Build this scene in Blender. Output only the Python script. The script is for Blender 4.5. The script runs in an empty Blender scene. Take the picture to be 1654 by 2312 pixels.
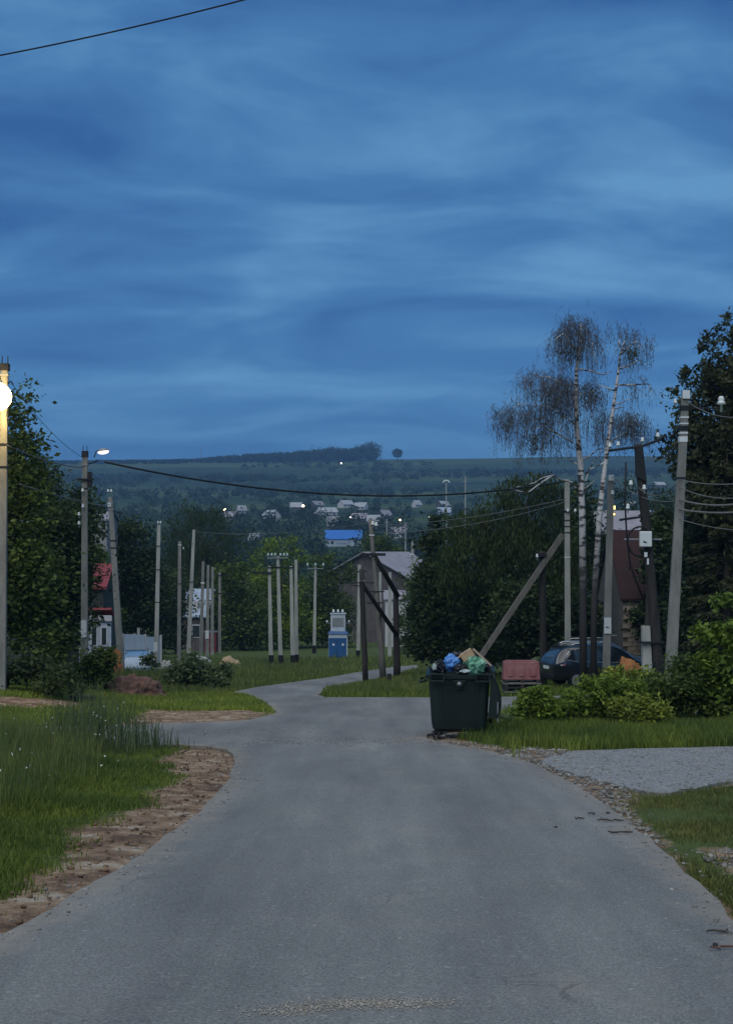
import bpy, bmesh, math, random
import numpy as np
from mathutils import Vector, Matrix, geometry, noise as mnoise

random.seed(7)
RNG = np.random.default_rng(11)
S = bpy.context.scene
COL = S.collection
R = math.radians

# ------------------------------------------------------------------ camera
FPX, CX, Y0, CAMZ = 2800.0, 827.0, 1250.0, 1.7      # focal length and horizon in photo pixels
cam = bpy.data.cameras.new('camera')
cam.sensor_fit = 'HORIZONTAL'; cam.sensor_width = 36.0
cam.lens = 36.0 * FPX / 1654.0
cam.shift_y = (Y0 - 1156.0) / 1654.0
cam.clip_start = 0.1; cam.clip_end = 12000
co = bpy.data.objects.new('camera', cam); COL.objects.link(co)
co.location = (0, 0, CAMZ); co.rotation_euler = (R(90), 0, 0)
S.camera = co

# ------------------------------------------------------------------ world, sun, exposure
SUN_EL, SUN_ROT = R(58), R(200)      # soft twilight from above and behind the camera
w = bpy.data.worlds.new('World'); S.world = w; w.use_nodes = True
nt = w.node_tree; nt.nodes.clear()
def wn(t): return nt.nodes.new(t)
def lk(a, b): nt.links.new(a, b)
tc = wn('ShaderNodeTexCoord'); sep = wn('ShaderNodeSeparateXYZ'); lk(tc.outputs['Generated'], sep.inputs[0])
za = wn('ShaderNodeMath'); za.operation = 'ABSOLUTE'; lk(sep.outputs['Z'], za.inputs[0])
zb = wn('ShaderNodeMath'); zb.operation = 'ADD'; lk(za.outputs[0], zb.inputs[0]); zb.inputs[1].default_value = 0.24
dx = wn('ShaderNodeMath'); dx.operation = 'DIVIDE'; lk(sep.outputs['X'], dx.inputs[0]); lk(zb.outputs[0], dx.inputs[1])
dy = wn('ShaderNodeMath'); dy.operation = 'DIVIDE'; lk(sep.outputs['Y'], dy.inputs[0]); lk(zb.outputs[0], dy.inputs[1])
cb = wn('ShaderNodeCombineXYZ'); lk(dx.outputs[0], cb.inputs[0]); lk(dy.outputs[0], cb.inputs[1])
def sky_noise(sx, sy, scale, detail, rough, dist, off):
    m = wn('ShaderNodeMapping'); m.inputs['Scale'].default_value = (sx, sy, 1); m.inputs['Location'].default_value = off
    lk(cb.outputs[0], m.inputs[0])
    n = wn('ShaderNodeTexNoise'); n.inputs['Scale'].default_value = scale; n.inputs['Detail'].default_value = detail
    n.inputs['Roughness'].default_value = rough; n.inputs['Distortion'].default_value = dist
    lk(m.outputs[0], n.inputs['Vector']); return n.outputs[0]
n1 = sky_noise(0.45, 1.9, 1.15, 2.0, 0.45, 0.45, (5.3, 3.3, 0))
n2 = sky_noise(1.0, 1.75, 2.3, 6.0, 0.55, 0.45, (7.7, 2.2, 0))
mm = wn('ShaderNodeMix'); mm.data_type = 'FLOAT'; mm.inputs[0].default_value = 0.45; lk(n1, mm.inputs[2]); lk(n2, mm.inputs[3])
hf = wn('ShaderNodeMapRange'); lk(za.outputs[0], hf.inputs[0]); hf.inputs[1].default_value = 0.0; hf.inputs[2].default_value = 0.22; hf.inputs[3].default_value = 0.35; hf.inputs[4].default_value = 1.0
mh = wn('ShaderNodeMix'); mh.data_type = 'FLOAT'; lk(hf.outputs[0], mh.inputs[0]); mh.inputs[2].default_value = 0.505; lk(mm.outputs[0], mh.inputs[3])
cr = wn('ShaderNodeValToRGB'); lk(mh.outputs[0], cr.inputs[0])
e = cr.color_ramp.elements
e[0].position = 0.40; e[0].color = (0.22, 0.76, 2.02, 1)
e[1].position = 0.60; e[1].color = (0.95, 2.30, 3.85, 1)
cr.color_ramp.elements.new(0.50).color = (0.46, 1.38, 2.85, 1)
sky = wn('ShaderNodeTexSky'); sky.sky_type = 'NISHITA'; sky.sun_disc = False
sky.sun_elevation = SUN_EL; sky.sun_rotation = SUN_ROT; sky.air_density = 1.2; sky.dust_density = 0.5; sky.ozone_density = 4.0
tint = wn('ShaderNodeMix'); tint.data_type = 'RGBA'; tint.blend_type = 'MULTIPLY'; tint.inputs[0].default_value = 1.0
lk(sky.outputs[0], tint.inputs[6]); tint.inputs[7].default_value = (0.12, 0.34, 0.75, 1)
mx = wn('ShaderNodeMix'); mx.data_type = 'RGBA'; mx.inputs[0].default_value = 0.88
lk(tint.outputs[2], mx.inputs[6]); lk(cr.outputs[0], mx.inputs[7])
bg = wn('ShaderNodeBackground'); bg.inputs['Strength'].default_value = 0.1; lk(mx.outputs[2], bg.inputs[0])
ow = wn('ShaderNodeOutputWorld'); lk(bg.outputs[0], ow.inputs[0])

sl = bpy.data.lights.new('sun', 'SUN'); sl.energy = 1.5; sl.angle = R(75); sl.color = (1.0, 0.95, 0.82)
so = bpy.data.objects.new('sun', sl); COL.objects.link(so)
sd = Vector((math.sin(SUN_ROT) * math.cos(SUN_EL), math.cos(SUN_ROT) * math.cos(SUN_EL), math.sin(SUN_EL)))
so.location = (0, -20, 60); so.rotation_euler = sd.to_track_quat('Z', 'Y').to_euler()

S.view_settings.view_transform = 'Standard'; S.view_settings.look = 'None'
S.view_settings.exposure = 0.6; S.view_settings.gamma = 1.0; S.view_settings.use_curve_mapping = False
S.render.engine = 'CYCLES'
S.cycles.use_denoising = True
S.cycles.max_bounces = 5; S.cycles.diffuse_bounces = 3; S.cycles.transparent_max_bounces = 6; S.cycles.volume_bounces = 0
S.cycles.sample_clamp_indirect = 4.0

# ------------------------------------------------------------------ ground height and pixel helpers
PY = [-80, 0, 60, 90, 130, 200, 260, 330, 450, 600, 800, 1000, 1300, 1700, 2000, 3000, 6000]
PZ = [6.0, 0, -4.5, -6.4, -8.2, -11, -11.5, -6, 5, 18, 33, 50, 84, 133, 136, 118, 90]
_ty = np.arange(-80, 6001, 1.0); _tz = np.interp(_ty, PY, PZ)
def _smooth(a, n):
    p = np.pad(a, n // 2, mode='reflect', reflect_type='odd'); return np.convolve(p, np.ones(n) / n, 'valid')[:len(a)]
_s1 = _smooth(_tz, 17); _s2 = _smooth(_tz, 101)
_b = np.clip((_ty - 230) / 100, 0, 1); _tz = _s1 * (1 - _b) + _s2 * _b
def sstep(a, b, x):
    t = np.clip((x - a) / (b - a), 0, 1); return t * t * (3 - 2 * t)
def H(x, y):
    x = np.asarray(x, float); y = np.asarray(y, float)
    z = np.interp(y, _ty, _tz)
    z = z + np.where(y > 500, (z) * 0.00008 * np.clip(x, -2500, 2500) * sstep(500, 1500, y), 0)
    z = z + 0.40 * sstep(7, 10.5, -x) * sstep(24, 33, y) * (1 - sstep(45, 70, y))
    return z
def W(px, py, Y): return Vector(((px - CX) / FPX * Y, Y, CAMZ + (Y0 - py) / FPX * Y))
_gy = np.concatenate([np.arange(2.5, 200, 0.05), np.arange(200, 2200, 1.0)])
def G(px, py, ymin=0):
    yy = _gy[_gy >= ymin]
    x = (px - CX) / FPX * yy; z = CAMZ + (Y0 - py) / FPX * yy
    d = z - H(x, yy); i = np.argmax(d < 0)
    if d[i] >= 0: i = len(yy) - 1
    return Vector((x[i], yy[i], float(H(x[i], yy[i]))))
def GY(px, Y):
    x = (px - CX) / FPX * Y; return Vector((x, Y, float(H(x, Y))))

# ------------------------------------------------------------------ materials
M = {}
def mat(name, col, rough=0.8, var=0.0, scale=6.0, col2=None, bump=0.0, bscale=40.0, metal=0.0, detail=4.0, island=0.0, stretch=(1,1,1), spec=0.3, coat=0.0, lo=0.35, hi=0.68):
    m = bpy.data.materials.new(name); m.use_nodes = True; t = m.node_tree; b = t.nodes['Principled BSDF']
    b.inputs['Roughness'].default_value = rough; b.inputs['Metallic'].default_value = metal
    b.inputs['Specular IOR Level'].default_value = spec
    if coat: b.inputs['Coat Weight'].default_value = coat; b.inputs['Coat Roughness'].default_value = 0.08
    c = (*col, 1)
    if var or col2:
        c2 = (*col2, 1) if col2 else (*[max(0, v * (1 - var)) for v in col], 1)
        tc = t.nodes.new('ShaderNodeTexCoord'); mp = t.nodes.new('ShaderNodeMapping'); mp.inputs['Scale'].default_value = stretch
        t.links.new(tc.outputs['Object'], mp.inputs[0])
        n = t.nodes.new('ShaderNodeTexNoise'); n.inputs['Scale'].default_value = scale; n.inputs['Detail'].default_value = detail; n.inputs['Roughness'].default_value = 0.62
        t.links.new(mp.outputs[0], n.inputs['Vector'])
        r = t.nodes.new('ShaderNodeValToRGB'); r.color_ramp.elements[0].position = lo; r.color_ramp.elements[1].position = hi
        r.color_ramp.elements[0].color = c2; r.color_ramp.elements[1].color = c
        t.links.new(n.outputs[0], r.inputs[0]); out = r.outputs[0]
        if island:
            g = t.nodes.new('ShaderNodeNewGeometry'); hs = t.nodes.new('ShaderNodeHueSaturation')
            mr = t.nodes.new('ShaderNodeMapRange'); mr.inputs[3].default_value = 1 - island; mr.inputs[4].default_value = 1 + island
            t.links.new(g.outputs['Random Per Island'], mr.inputs[0]); t.links.new(mr.outputs[0], hs.inputs['Value'])
            t.links.new(out, hs.inputs['Color']); out = hs.outputs[0]
        t.links.new(out, b.inputs['Base Color'])
    else: b.inputs['Base Color'].default_value = c
    if bump:
        tc2 = t.nodes.new('ShaderNodeTexCoord'); n2 = t.nodes.new('ShaderNodeTexNoise'); n2.inputs['Scale'].default_value = bscale; n2.inputs['Detail'].default_value = 5
        t.links.new(tc2.outputs['Object'], n2.inputs['Vector'])
        bp = t.nodes.new('ShaderNodeBump'); bp.inputs['Strength'].default_value = bump; bp.inputs['Distance'].default_value = 0.02
        t.links.new(n2.outputs[0], bp.inputs['Height']); t.links.new(bp.outputs[0], b.inputs['Normal'])
    M[name] = m; return m
def emit(name, col, strength):
    m = bpy.data.materials.new(name); m.use_nodes = True; b = m.node_tree.nodes['Principled BSDF']
    b.inputs['Base Color'].default_value = (0.8, 0.8, 0.8, 1); b.inputs['Emission Color'].default_value = (*col, 1); b.inputs['Emission Strength'].default_value = strength
    M[name] = m; return m
def leaf(name, c1, c2, scale=0.5, trans=0.25, island=0.35):
    m = mat(name, c1, 0.65, col2=c2, scale=scale, island=island, detail=3, spec=0.2)
    t = m.node_tree; b = t.nodes['Principled BSDF']; o = t.nodes['Material Output']
    tr = t.nodes.new('ShaderNodeBsdfTranslucent'); mix = t.nodes.new('ShaderNodeMixShader'); mix.inputs[0].default_value = trans
    src = b.inputs['Base Color'].links[0].from_socket; t.links.new(src, tr.inputs[0])
    t.links.new(b.outputs[0], mix.inputs[1]); t.links.new(tr.outputs[0], mix.inputs[2]); t.links.new(mix.outputs[0], o.inputs[0])
    return m

mat('concrete', (0.27, 0.26, 0.235), 0.9, col2=(0.17, 0.17, 0.155), scale=2.2, bump=0.25, bscale=18, stretch=(2, 2, 0.5))
mat('concrete_pale', (0.42, 0.41, 0.37), 0.9, col2=(0.29, 0.29, 0.265), scale=1.8, bump=0.2, bscale=15, stretch=(2, 2, 0.4))
mat('wood_dark', (0.050, 0.044, 0.040), 0.9, col2=(0.022, 0.020, 0.019), scale=5, bump=0.4, bscale=20, stretch=(3, 3, 0.3))
mat('wood_grey', (0.20, 0.185, 0.16), 0.9, col2=(0.11, 0.10, 0.088), scale=5, bump=0.3, bscale=25, stretch=(3, 3, 0.3))
mat('tar', (0.012, 0.012, 0.013), 0.6, var=0.4)
mat('porcelain', (0.72, 0.74, 0.72), 0.25, var=0.1, spec=0.5)
mat('glass_insulator', (0.45, 0.58, 0.55), 0.15, var=0.1, spec=0.6)
mat('metal_dark', (0.035, 0.036, 0.04), 0.55, var=0.4, metal=0.4)
mat('metal_grey', (0.30, 0.31, 0.32), 0.5, var=0.25, metal=0.3)
mat('cable', (0.012, 0.013, 0.015), 0.6, var=0.3)
mat('cable_grey', (0.17, 0.17, 0.165), 0.6, var=0.3)
mat('paper', (0.62, 0.64, 0.64), 0.8, var=0.12, scale=8)
mat('ink', (0.06, 0.06, 0.07), 0.8, var=0.2)
mat('bark', (0.085, 0.070, 0.055), 0.95, col2=(0.035, 0.03, 0.025), scale=5, bump=0.6, bscale=14, stretch=(2, 2, 0.4))
leaf('leaf_dark', (0.062, 0.088, 0.026), (0.024, 0.042, 0.018))
leaf('leaf_mid', (0.110, 0.150, 0.028), (0.046, 0.078, 0.022))
leaf('leaf_bright', (0.20, 0.265, 0.030), (0.090, 0.145, 0.026))
leaf('leaf_yellow', (0.26, 0.29, 0.035), (0.12, 0.16, 0.03), scale=1.5)
leaf('leaf_spruce', (0.095, 0.100, 0.040), (0.034, 0.048, 0.028), scale=0.8)
leaf('leaf_far', (0.042, 0.066, 0.034), (0.020, 0.036, 0.026), scale=0.03)
leaf('leaf_blue', (0.145, 0.180, 0.080), (0.07, 0.105, 0.045), scale=1.2)
leaf('twig', (0.125, 0.130, 0.150), (0.060, 0.060, 0.068), scale=1.0, trans=0.05)
leaf('grass_blade', (0.185, 0.225, 0.038), (0.080, 0.125, 0.028), scale=0.55, trans=0.3)
leaf('grass_lawn', (0.25, 0.30, 0.045), (0.16, 0.205, 0.04), scale=0.5, trans=0.3)
leaf('grass_tall', (0.200, 0.220, 0.060), (0.095, 0.135, 0.042), scale=0.45, trans=0.3)
leaf('grass_dry', (0.19, 0.185, 0.050), (0.085, 0.110, 0.030), scale=0.9, trans=0.3)
mat('petal', (0.75, 0.76, 0.70), 0.7, var=0.1)

# ------------------------------------------------------------------ mesh helpers
class MB:
    def __init__(s): s.v = []; s.f = []
    def add(s, vs, fs):
        o = len(s.v); s.v += [tuple(p) for p in vs]; s.f += [tuple(i + o for i in f) for f in fs]; return s
    def hexa(s, p):   # 8 corners: bottom 4 ccw, top 4 ccw
        return s.add(p, [(3,2,1,0),(4,5,6,7),(0,1,5,4),(1,2,6,5),(2,3,7,6),(3,0,4,7)])
    def box(s, c, d, rz=0.0, rot=None):
        m = rot if rot else Matrix.Rotation(rz, 3, 'Z'); c = Vector(c); hx, hy, hz = d[0]/2, d[1]/2, d[2]/2
        P = [Vector(q) for q in ((-hx,-hy,-hz),(hx,-hy,-hz),(hx,hy,-hz),(-hx,hy,-hz),(-hx,-hy,hz),(hx,-hy,hz),(hx,hy,hz),(-hx,hy,hz))]
        return s.hexa([c + m @ q for q in P])
    def tube(s, path, rad, n=8, cap=True):
        path = [Vector(p) for p in path]; k = len(path)
        rad = list(rad) if hasattr(rad, '__len__') else [rad] * k
        vs = []; fs = []
        for i, p in enumerate(path):
            t = (path[min(i+1, k-1)] - path[max(i-1, 0)]).normalized()
            a = Vector((0, 1, 0)) if abs(t.y) < 0.9 else Vector((1, 0, 0))
            u = t.cross(a).normalized(); q = t.cross(u)
            for j in range(n):
                an = 2 * math.pi * j / n; vs.append(p + (u * math.cos(an) + q * math.sin(an)) * rad[i])
        for i in range(k - 1):
            for j in range(n):
                a = i*n + j; b = i*n + (j+1) % n; fs.append((a, b, b+n, a+n))
        if cap: fs.append(tuple(range(n))[::-1]); fs.append(tuple(range((k-1)*n, k*n)))
        return s.add(vs, fs)
    def lathe(s, c, prof, n=12):    # prof: (r, z)
        c = Vector(c); vs = []; fs = []
        for r, z in prof:
            for j in range(n):
                a = 2*math.pi*j/n; vs.append(c + Vector((r*math.cos(a), r*math.sin(a), z)))
        for i in range(len(prof)-1):
            for j in range(n):
                a = i*n+j; b = i*n+(j+1) % n; fs.append((a, b, b+n, a+n))
        fs.append(tuple(range(n))[::-1]); fs.append(tuple(range((len(prof)-1)*n, len(prof)*n)))
        return s.add(vs, fs)
    def prism(s, poly, y0, y1):     # polygon in xz extruded along y
        n = len(poly); vs = [(x, y0, z) for x, z in poly] + [(x, y1, z) for x, z in poly]
        fs = [tuple(range(n)), tuple(range(2*n-1, n-1, -1))] + [(i, i+n, (i+1) % n+n, (i+1) % n) for i in range(n)]
        return s.add(vs, fs)
    def build(s, name, m, parent=None, smooth=False, bevel=0.0):
        me = bpy.data.meshes.new(name); me.from_pydata([tuple(v) for v in s.v], [], s.f)
        bm = bmesh.new(); bm.from_mesh(me); bmesh.ops.recalc_face_normals(bm, faces=bm.faces); bm.to_mesh(me); bm.free()
        me.materials.append(M[m] if isinstance(m, str) else m)
        if smooth: me.shade_smooth()
        o = bpy.data.objects.new(name, me); COL.objects.link(o)
        if bevel:
            b = o.modifiers.new('bevel', 'BEVEL'); b.width = bevel; b.segments = 2; b.limit_method = 'ANGLE'
        if parent: o.parent = parent
        return o
def tag(o, label=None, cat=None, group=None, kind=None):
    if label: o['label'] = label
    if cat: o['category'] = cat
    if group: o['group'] = group
    if kind: o['kind'] = kind
    return o
def thing(name, loc, label, cat, group=None, rz=0.0):
    o = bpy.data.objects.new(name, None); COL.objects.link(o); o.location = loc; o.rotation_euler = (0, 0, rz); o.empty_display_size = 0.3
    return tag(o, label, cat, group)
def np_mesh(name, V, F, m, parent=None, smooth=False):   # V (n,3), F (k,3|4)
    me = bpy.data.meshes.new(name); V = np.asarray(V, np.float32); F = np.asarray(F, np.int32); k, c = F.shape
    me.vertices.add(len(V)); me.vertices.foreach_set('co', V.ravel())
    me.loops.add(k * c); me.loops.foreach_set('vertex_index', F.ravel())
    me.polygons.add(k); me.polygons.foreach_set('loop_start', np.arange(0, k * c, c, dtype=np.int32))
    me.polygons.foreach_set('loop_total', np.full(k, c, np.int32))
    me.update(calc_edges=True); me.materials.append(M[m] if isinstance(m, str) else m)
    if smooth: me.shade_smooth()
    o = bpy.data.objects.new(name, me); COL.objects.link(o)
    if parent: o.parent = parent
    return o
def unit(a): return a / np.maximum(np.linalg.norm(a, axis=1, keepdims=True), 1e-6)
def cards(name, C, D, L, Wd, m, parent=None, bend=0.0):
    C = np.asarray(C, float); n = len(C); D = unit(D); U = unit(np.cross(D, RNG.normal(size=(n, 3))))
    L = np.broadcast_to(np.asarray(L, float), (n,))[:, None]; Wd = np.broadcast_to(np.asarray(Wd, float), (n,))[:, None]
    V = np.stack([C - D*L/2, C + U*Wd/2, C + D*L/2, C - U*Wd/2], 1).reshape(-1, 3)
    F = np.arange(4*n).reshape(n, 4); return np_mesh(name, V, F, m, parent)

# ------------------------------------------------------------------ ground outlines (photo pixels dropped on the ground)
def poly_world(px, step=0.35, jit=0.05, seed=0):
    P = [G(x, y) for x, y in px]; out = []
    for i in range(len(P)):
        a, b = P[i], P[(i+1) % len(P)]; d = (b - a).length; n = max(1, int(d / max(min(step, 0.12), 0.009 * a.y)))
        for k in range(n): out.append(a.lerp(b, k / n))
    r = []
    for p in out:
        q = Vector((p.x * 0.9, p.y * 0.9, seed)); j = mnoise.noise(q * 2.1) * jit + mnoise.noise(q * 0.7) * jit * 1.5
        k = mnoise.noise(q * 2.1 + Vector((9, 3, 5))) * jit
        r.append((p.x + j + mnoise.noise(q * 7.5) * jit * 0.8, p.y + k * 1.5 + mnoise.noise(q * 7.5 + Vector((4, 4, 4))) * jit * 0.8))
    return r
ROAD_PX = [(-900, 2600), (-420, 2350), (-180, 2222), (0, 2127), (69, 2095), (155, 2040), (241, 1988), (328, 1933), (441, 1850), (483, 1809), (515, 1765),
 (530, 1735), (528, 1713), (512, 1698), (470, 1690), (400, 1686), (200, 1690), (-200, 1700), (-200, 1652), (100, 1645), (355, 1638), (480, 1634), (560, 1630), (626, 1612), (596, 1587), (567, 1573), (522, 1565),
 (582, 1553), (674, 1540), (729, 1533), (803, 1520), (888, 1507), (940, 1503), (945, 1510), (925, 1514), (880, 1530), (829, 1541), (789, 1547), (733, 1558), (718, 1572), (735, 1577), (850, 1577), (960, 1577),
 (1130, 1576), (1300, 1573), (1500, 1571), (1500, 1596), (1300, 1602), (1180, 1606), (1120, 1622), (1060, 1645), (965, 1662), (960, 1672), (1010, 1684), (1100, 1699), (1202, 1730), (1291, 1774), (1383, 1839), (1475, 1907),
 (1537, 1975), (1612, 2040), (1653, 2091), (1760, 2190), (1960, 2360), (2300, 2600)]
GRAVEL_PX = [(1215, 1722), (1300, 1699), (1400, 1694), (1654, 1689), (2050, 1683), (2050, 1752), (1800, 1762), (1654, 1768), (1560, 1783), (1480, 1797), (1425, 1790), (1350, 1768), (1270, 1742)]
DIRT_PX = [
 [(400, 1690), (350, 1722), (405, 1752), (380, 1772), (310, 1800), (325, 1826), (210, 1858), (165, 1880), (140, 1920), (132, 1955), (60, 1978), (0, 2022), (-180, 2100), (-180, 2290), (60, 2160), (210, 2070), (380, 1960), (490, 1870), (530, 1818), (560, 1740), (545, 1695), (470, 1680)],
 [(330, 1604), (480, 1606), (570, 1606), (632, 1612), (565, 1634), (470, 1638), (340, 1642), (250, 1640)],
 [(-200, 1572), (60, 1576), (190, 1584), (190, 1600), (60, 1602), (-200, 1604)],
 [(1130, 1700), (1185, 1688), (1300, 1696), (1430, 1788), (1415, 1830), (1460, 1868), (1500, 1893), (1470, 1935), (1440, 1925), (1350, 1862), (1255, 1790), (1180, 1745)],
 [(1570, 1925), (1620, 1918), (1760, 1930), (1760, 1990), (1680, 1985), (1610, 1960)],
 [(930, 1660), (1010, 1668), (1100, 1682), (1190, 1702), (1160, 1716), (1060, 1696), (960, 1680)],
 [(1110, 1640), (980, 1640), (955, 1668), (1060, 1672), (1120, 1655)],
]
def flat_sheet(px, dz, name, m, kind='structure', grid=0.6, skirt=0.10, jit=0.05, seed=0):
    P = poly_world(px, jit=jit, seed=seed); n = len(P)
    A = np.array(P); xs = np.arange(A[:, 0].min(), A[:, 0].max(), grid); ys = []
    y = A[:, 1].min()
    while y < A[:, 1].max(): ys.append(y); y += max(grid, 0.02 * y)
    gx, gy = np.meshgrid(xs, ys); pts = np.stack([gx.ravel(), gy.ravel()], 1)
    ins = inside(A, pts) & (pdist(A, pts) > 0.2); pts = pts[ins]
    vin = [Vector(p) for p in P] + [Vector(p) for p in pts]
    ed = [(i, (i+1) % n) for i in range(n)]
    v, ee, f, *_ = geometry.delaunay_2d_cdt(vin, ed, [], 1, 1e-5)
    vv = np.array([(p.x, p.y) for p in v]); z = H(vv[:, 0], vv[:, 1]) + dz
    V = np.column_stack([vv, z]); F = [tuple(t) for t in f]
    from collections import Counter
    c = Counter(); 
    for t in F:
        for a, b in zip(t, t[1:] + t[:1]): c[(min(a, b), max(a, b))] += 1
    V = [tuple(p) for p in V]; low = {}
    for (a, b), k in c.items():
        if k == 1:
            for q in (a, b):
                if q not in low: low[q] = len(V); V.append((V[q][0], V[q][1], V[q][2] - skirt))
            F.append((a, b, low[b])); F.append((a, low[b], low[a]))
    me = bpy.data.meshes.new(name); me.from_pydata(V, [], F)
    bm = bmesh.new(); bm.from_mesh(me)
    bmesh.ops.recalc_face_normals(bm, faces=bm.faces)
    up = sum(fc.normal.z for fc in bm.faces)
    if up < 0: bmesh.ops.reverse_faces(bm, faces=bm.faces)
    bm.to_mesh(me); bm.free()
    me.materials.append(M[m]); o = bpy.data.objects.new(name, me); COL.objects.link(o); o['kind'] = kind; return o
def inside(A, pts):
    x, y = pts[:, 0], pts[:, 1]; r = np.zeros(len(pts), bool); n = len(A); j = n - 1
    for i in range(n):
        xi, yi = A[i]; xj, yj = A[j]
        if yi != yj:
            c = ((yi > y) != (yj > y)) & (x < (xj - xi) * (y - yi) / (yj - yi) + xi); r ^= c
        j = i
    return r
def pdist(A, pts):
    d = np.full(len(pts), 1e9); n = len(A)
    for i in range(n):
        a = A[i]; b = A[(i+1) % n]; ab = b - a; t = np.clip(((pts - a) @ ab) / max(ab @ ab, 1e-9), 0, 1)
        q = pts - (a + t[:, None] * ab); d = np.minimum(d, q[:, 0]**2 + q[:, 1]**2)
    return np.sqrt(d)
def sdist(A, pts): return np.where(inside(A, pts), 1, -1) * pdist(A, pts)
def raw_poly(px): return np.array([(p.x, p.y) for p in (G(x, y) for x, y in px)])
ROADW = np.array(poly_world(ROAD_PX, jit=0.022, seed=1)); GRAVELW = np.array(poly_world(GRAVEL_PX, seed=2)); DIRTW = [raw_poly(p) for p in DIRT_PX]

# asphalt: pale worn grey, fine aggregate, dusty patches and wheel wear
def asphalt():
    m = bpy.data.materials.new('asphalt'); m.use_nodes = True; t = m.node_tree; b = t.nodes['Principled BSDF']
    b.inputs['Roughness'].default_value = 0.88; b.inputs['Specular IOR Level'].default_value = 0.25
    tc = t.nodes.new('ShaderNodeTexCoord')
    def nz(scale, det, st=(1,1,1), ro=0.6):
        mp = t.nodes.new('ShaderNodeMapping'); mp.inputs['Scale'].default_value = st; t.links.new(tc.outputs['Object'], mp.inputs[0])
        n = t.nodes.new('ShaderNodeTexNoise'); n.inputs['Scale'].default_value = scale; n.inputs['Detail'].default_value = det; n.inputs['Roughness'].default_value = ro
        t.links.new(mp.outputs[0], n.inputs['Vector']); return n.outputs[0]
    def ramp(src, p0, c0, p1, c1):
        r = t.nodes.new('ShaderNodeValToRGB'); r.color_ramp.elements[0].position = p0; r.color_ramp.elements[1].position = p1
        r.color_ramp.elements[0].color = (*c0, 1); r.color_ramp.elements[1].color = (*c1, 1); t.links.new(src, r.inputs[0]); return r.outputs[0]
    def mix(a, bb, f, mode='MIX'):
        x = t.nodes.new('ShaderNodeMix'); x.data_type = 'RGBA'; x.blend_type = mode
        if isinstance(f, float): x.inputs[0].default_value = f
        else: t.links.new(f, x.inputs[0])
        t.links.new(a, x.inputs[6]); t.links.new(bb, x.inputs[7]); return x.outputs[2]
    base = ramp(nz(0.5, 5, (1, 0.35, 1)), 0.35, (0.150, 0.150, 0.145), 0.68, (0.226, 0.222, 0.210))
    fine = ramp(nz(70, 3), 0.30, (0.55, 0.55, 0.56), 0.72, (1.42, 1.42, 1.40))
    c = mix(base, fine, 1.0, 'MULTIPLY')
    vor = t.nodes.new('ShaderNodeTexVoronoi'); vor.inputs['Scale'].default_value = 42; t.links.new(tc.outputs['Object'], vor.inputs['Vector'])
    sp = ramp(vor.outputs['Color'], 0.86, (0, 0, 0), 0.95, (1, 1, 1))
    lightc = t.nodes.new('ShaderNodeRGB'); lightc.outputs[0].default_value = (0.36, 0.35, 0.33, 1)
    f2 = t.nodes.new('ShaderNodeMath'); f2.operation = 'MULTIPLY'; f2.inputs[1].default_value = 0.45; t.links.new(sp, f2.inputs[0])
    c = mix(c, lightc.outputs[0], f2.outputs[0])
    dust = t.nodes.new('ShaderNodeRGB'); dust.outputs[0].default_value = (0.27, 0.235, 0.19, 1)
    df = ramp(nz(0.9, 7, (1, 1, 1), 0.7), 0.56, (0, 0, 0), 0.76, (1, 1, 1))
    at = t.nodes.new('ShaderNodeAttribute'); at.attribute_name = 'edge'
    en = t.nodes.new('ShaderNodeMath'); en.operation = 'MULTIPLY_ADD'; t.links.new(nz(3.2, 6, (1, 1, 1), 0.75), en.inputs[0]); en.inputs[1].default_value = 1.6; en.inputs[2].default_value = -0.95
    ea = t.nodes.new('ShaderNodeMath'); ea.operation = 'ADD'; ea.use_clamp = True; t.links.new(en.outputs[0], ea.inputs[0]); t.links.new(at.outputs['Fac'], ea.inputs[1])
    ef = ramp(ea.outputs[0], 0.45, (0, 0, 0), 0.95, (1, 1, 1))
    md = t.nodes.new('ShaderNodeMath'); md.operation = 'MULTIPLY'; md.inputs[1].default_value = 0.5; t.links.new(df, md.inputs[0])
    c = mix(c, dust.outputs[0], md.outputs[0]); me_ = t.nodes.new('ShaderNodeMath'); me_.operation = 'MULTIPLY'; me_.inputs[1].default_value = 0.7; t.links.new(ef, me_.inputs[0])
    c = mix(c, dust.outputs[0], me_.outputs[0])
    stv = ramp(nz(1.5, 4, (1.0, 0.05, 1), 0.6), 0.34, (0.84, 0.84, 0.85), 0.66, (1.12, 1.12, 1.10)); c = mix(c, stv, 1.0, 'MULTIPLY')
    # repair blotches, tyre-dark bands and fine cracks
    dk = t.nodes.new('ShaderNodeRGB'); dk.outputs[0].default_value = (0.105, 0.108, 0.108, 1)
    bl = ramp(nz(0.35, 6, (1.3, 0.5, 1), 0.65), 0.54, (0, 0, 0), 0.64, (0.42, 0.42, 0.42)); c = mix(c, dk.outputs[0], bl)
    wp = t.nodes.new('ShaderNodeTexNoise'); wp.inputs['Scale'].default_value = 2.2; wp.inputs['Detail'].default_value = 5; t.links.new(tc.outputs['Object'], wp.inputs['Vector'])
    wm = t.nodes.new('ShaderNodeMix'); wm.data_type = 'RGBA'; wm.blend_type = 'ADD'; wm.inputs[0].default_value = 0.55; t.links.new(tc.outputs['Object'], wm.inputs[6]); t.links.new(wp.outputs['Color'], wm.inputs[7])
    vc = t.nodes.new('ShaderNodeTexVoronoi'); vc.feature = 'DISTANCE_TO_EDGE'; vc.inputs['Scale'].default_value = 0.75; t.links.new(wm.outputs[2], vc.inputs['Vector'])
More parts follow.
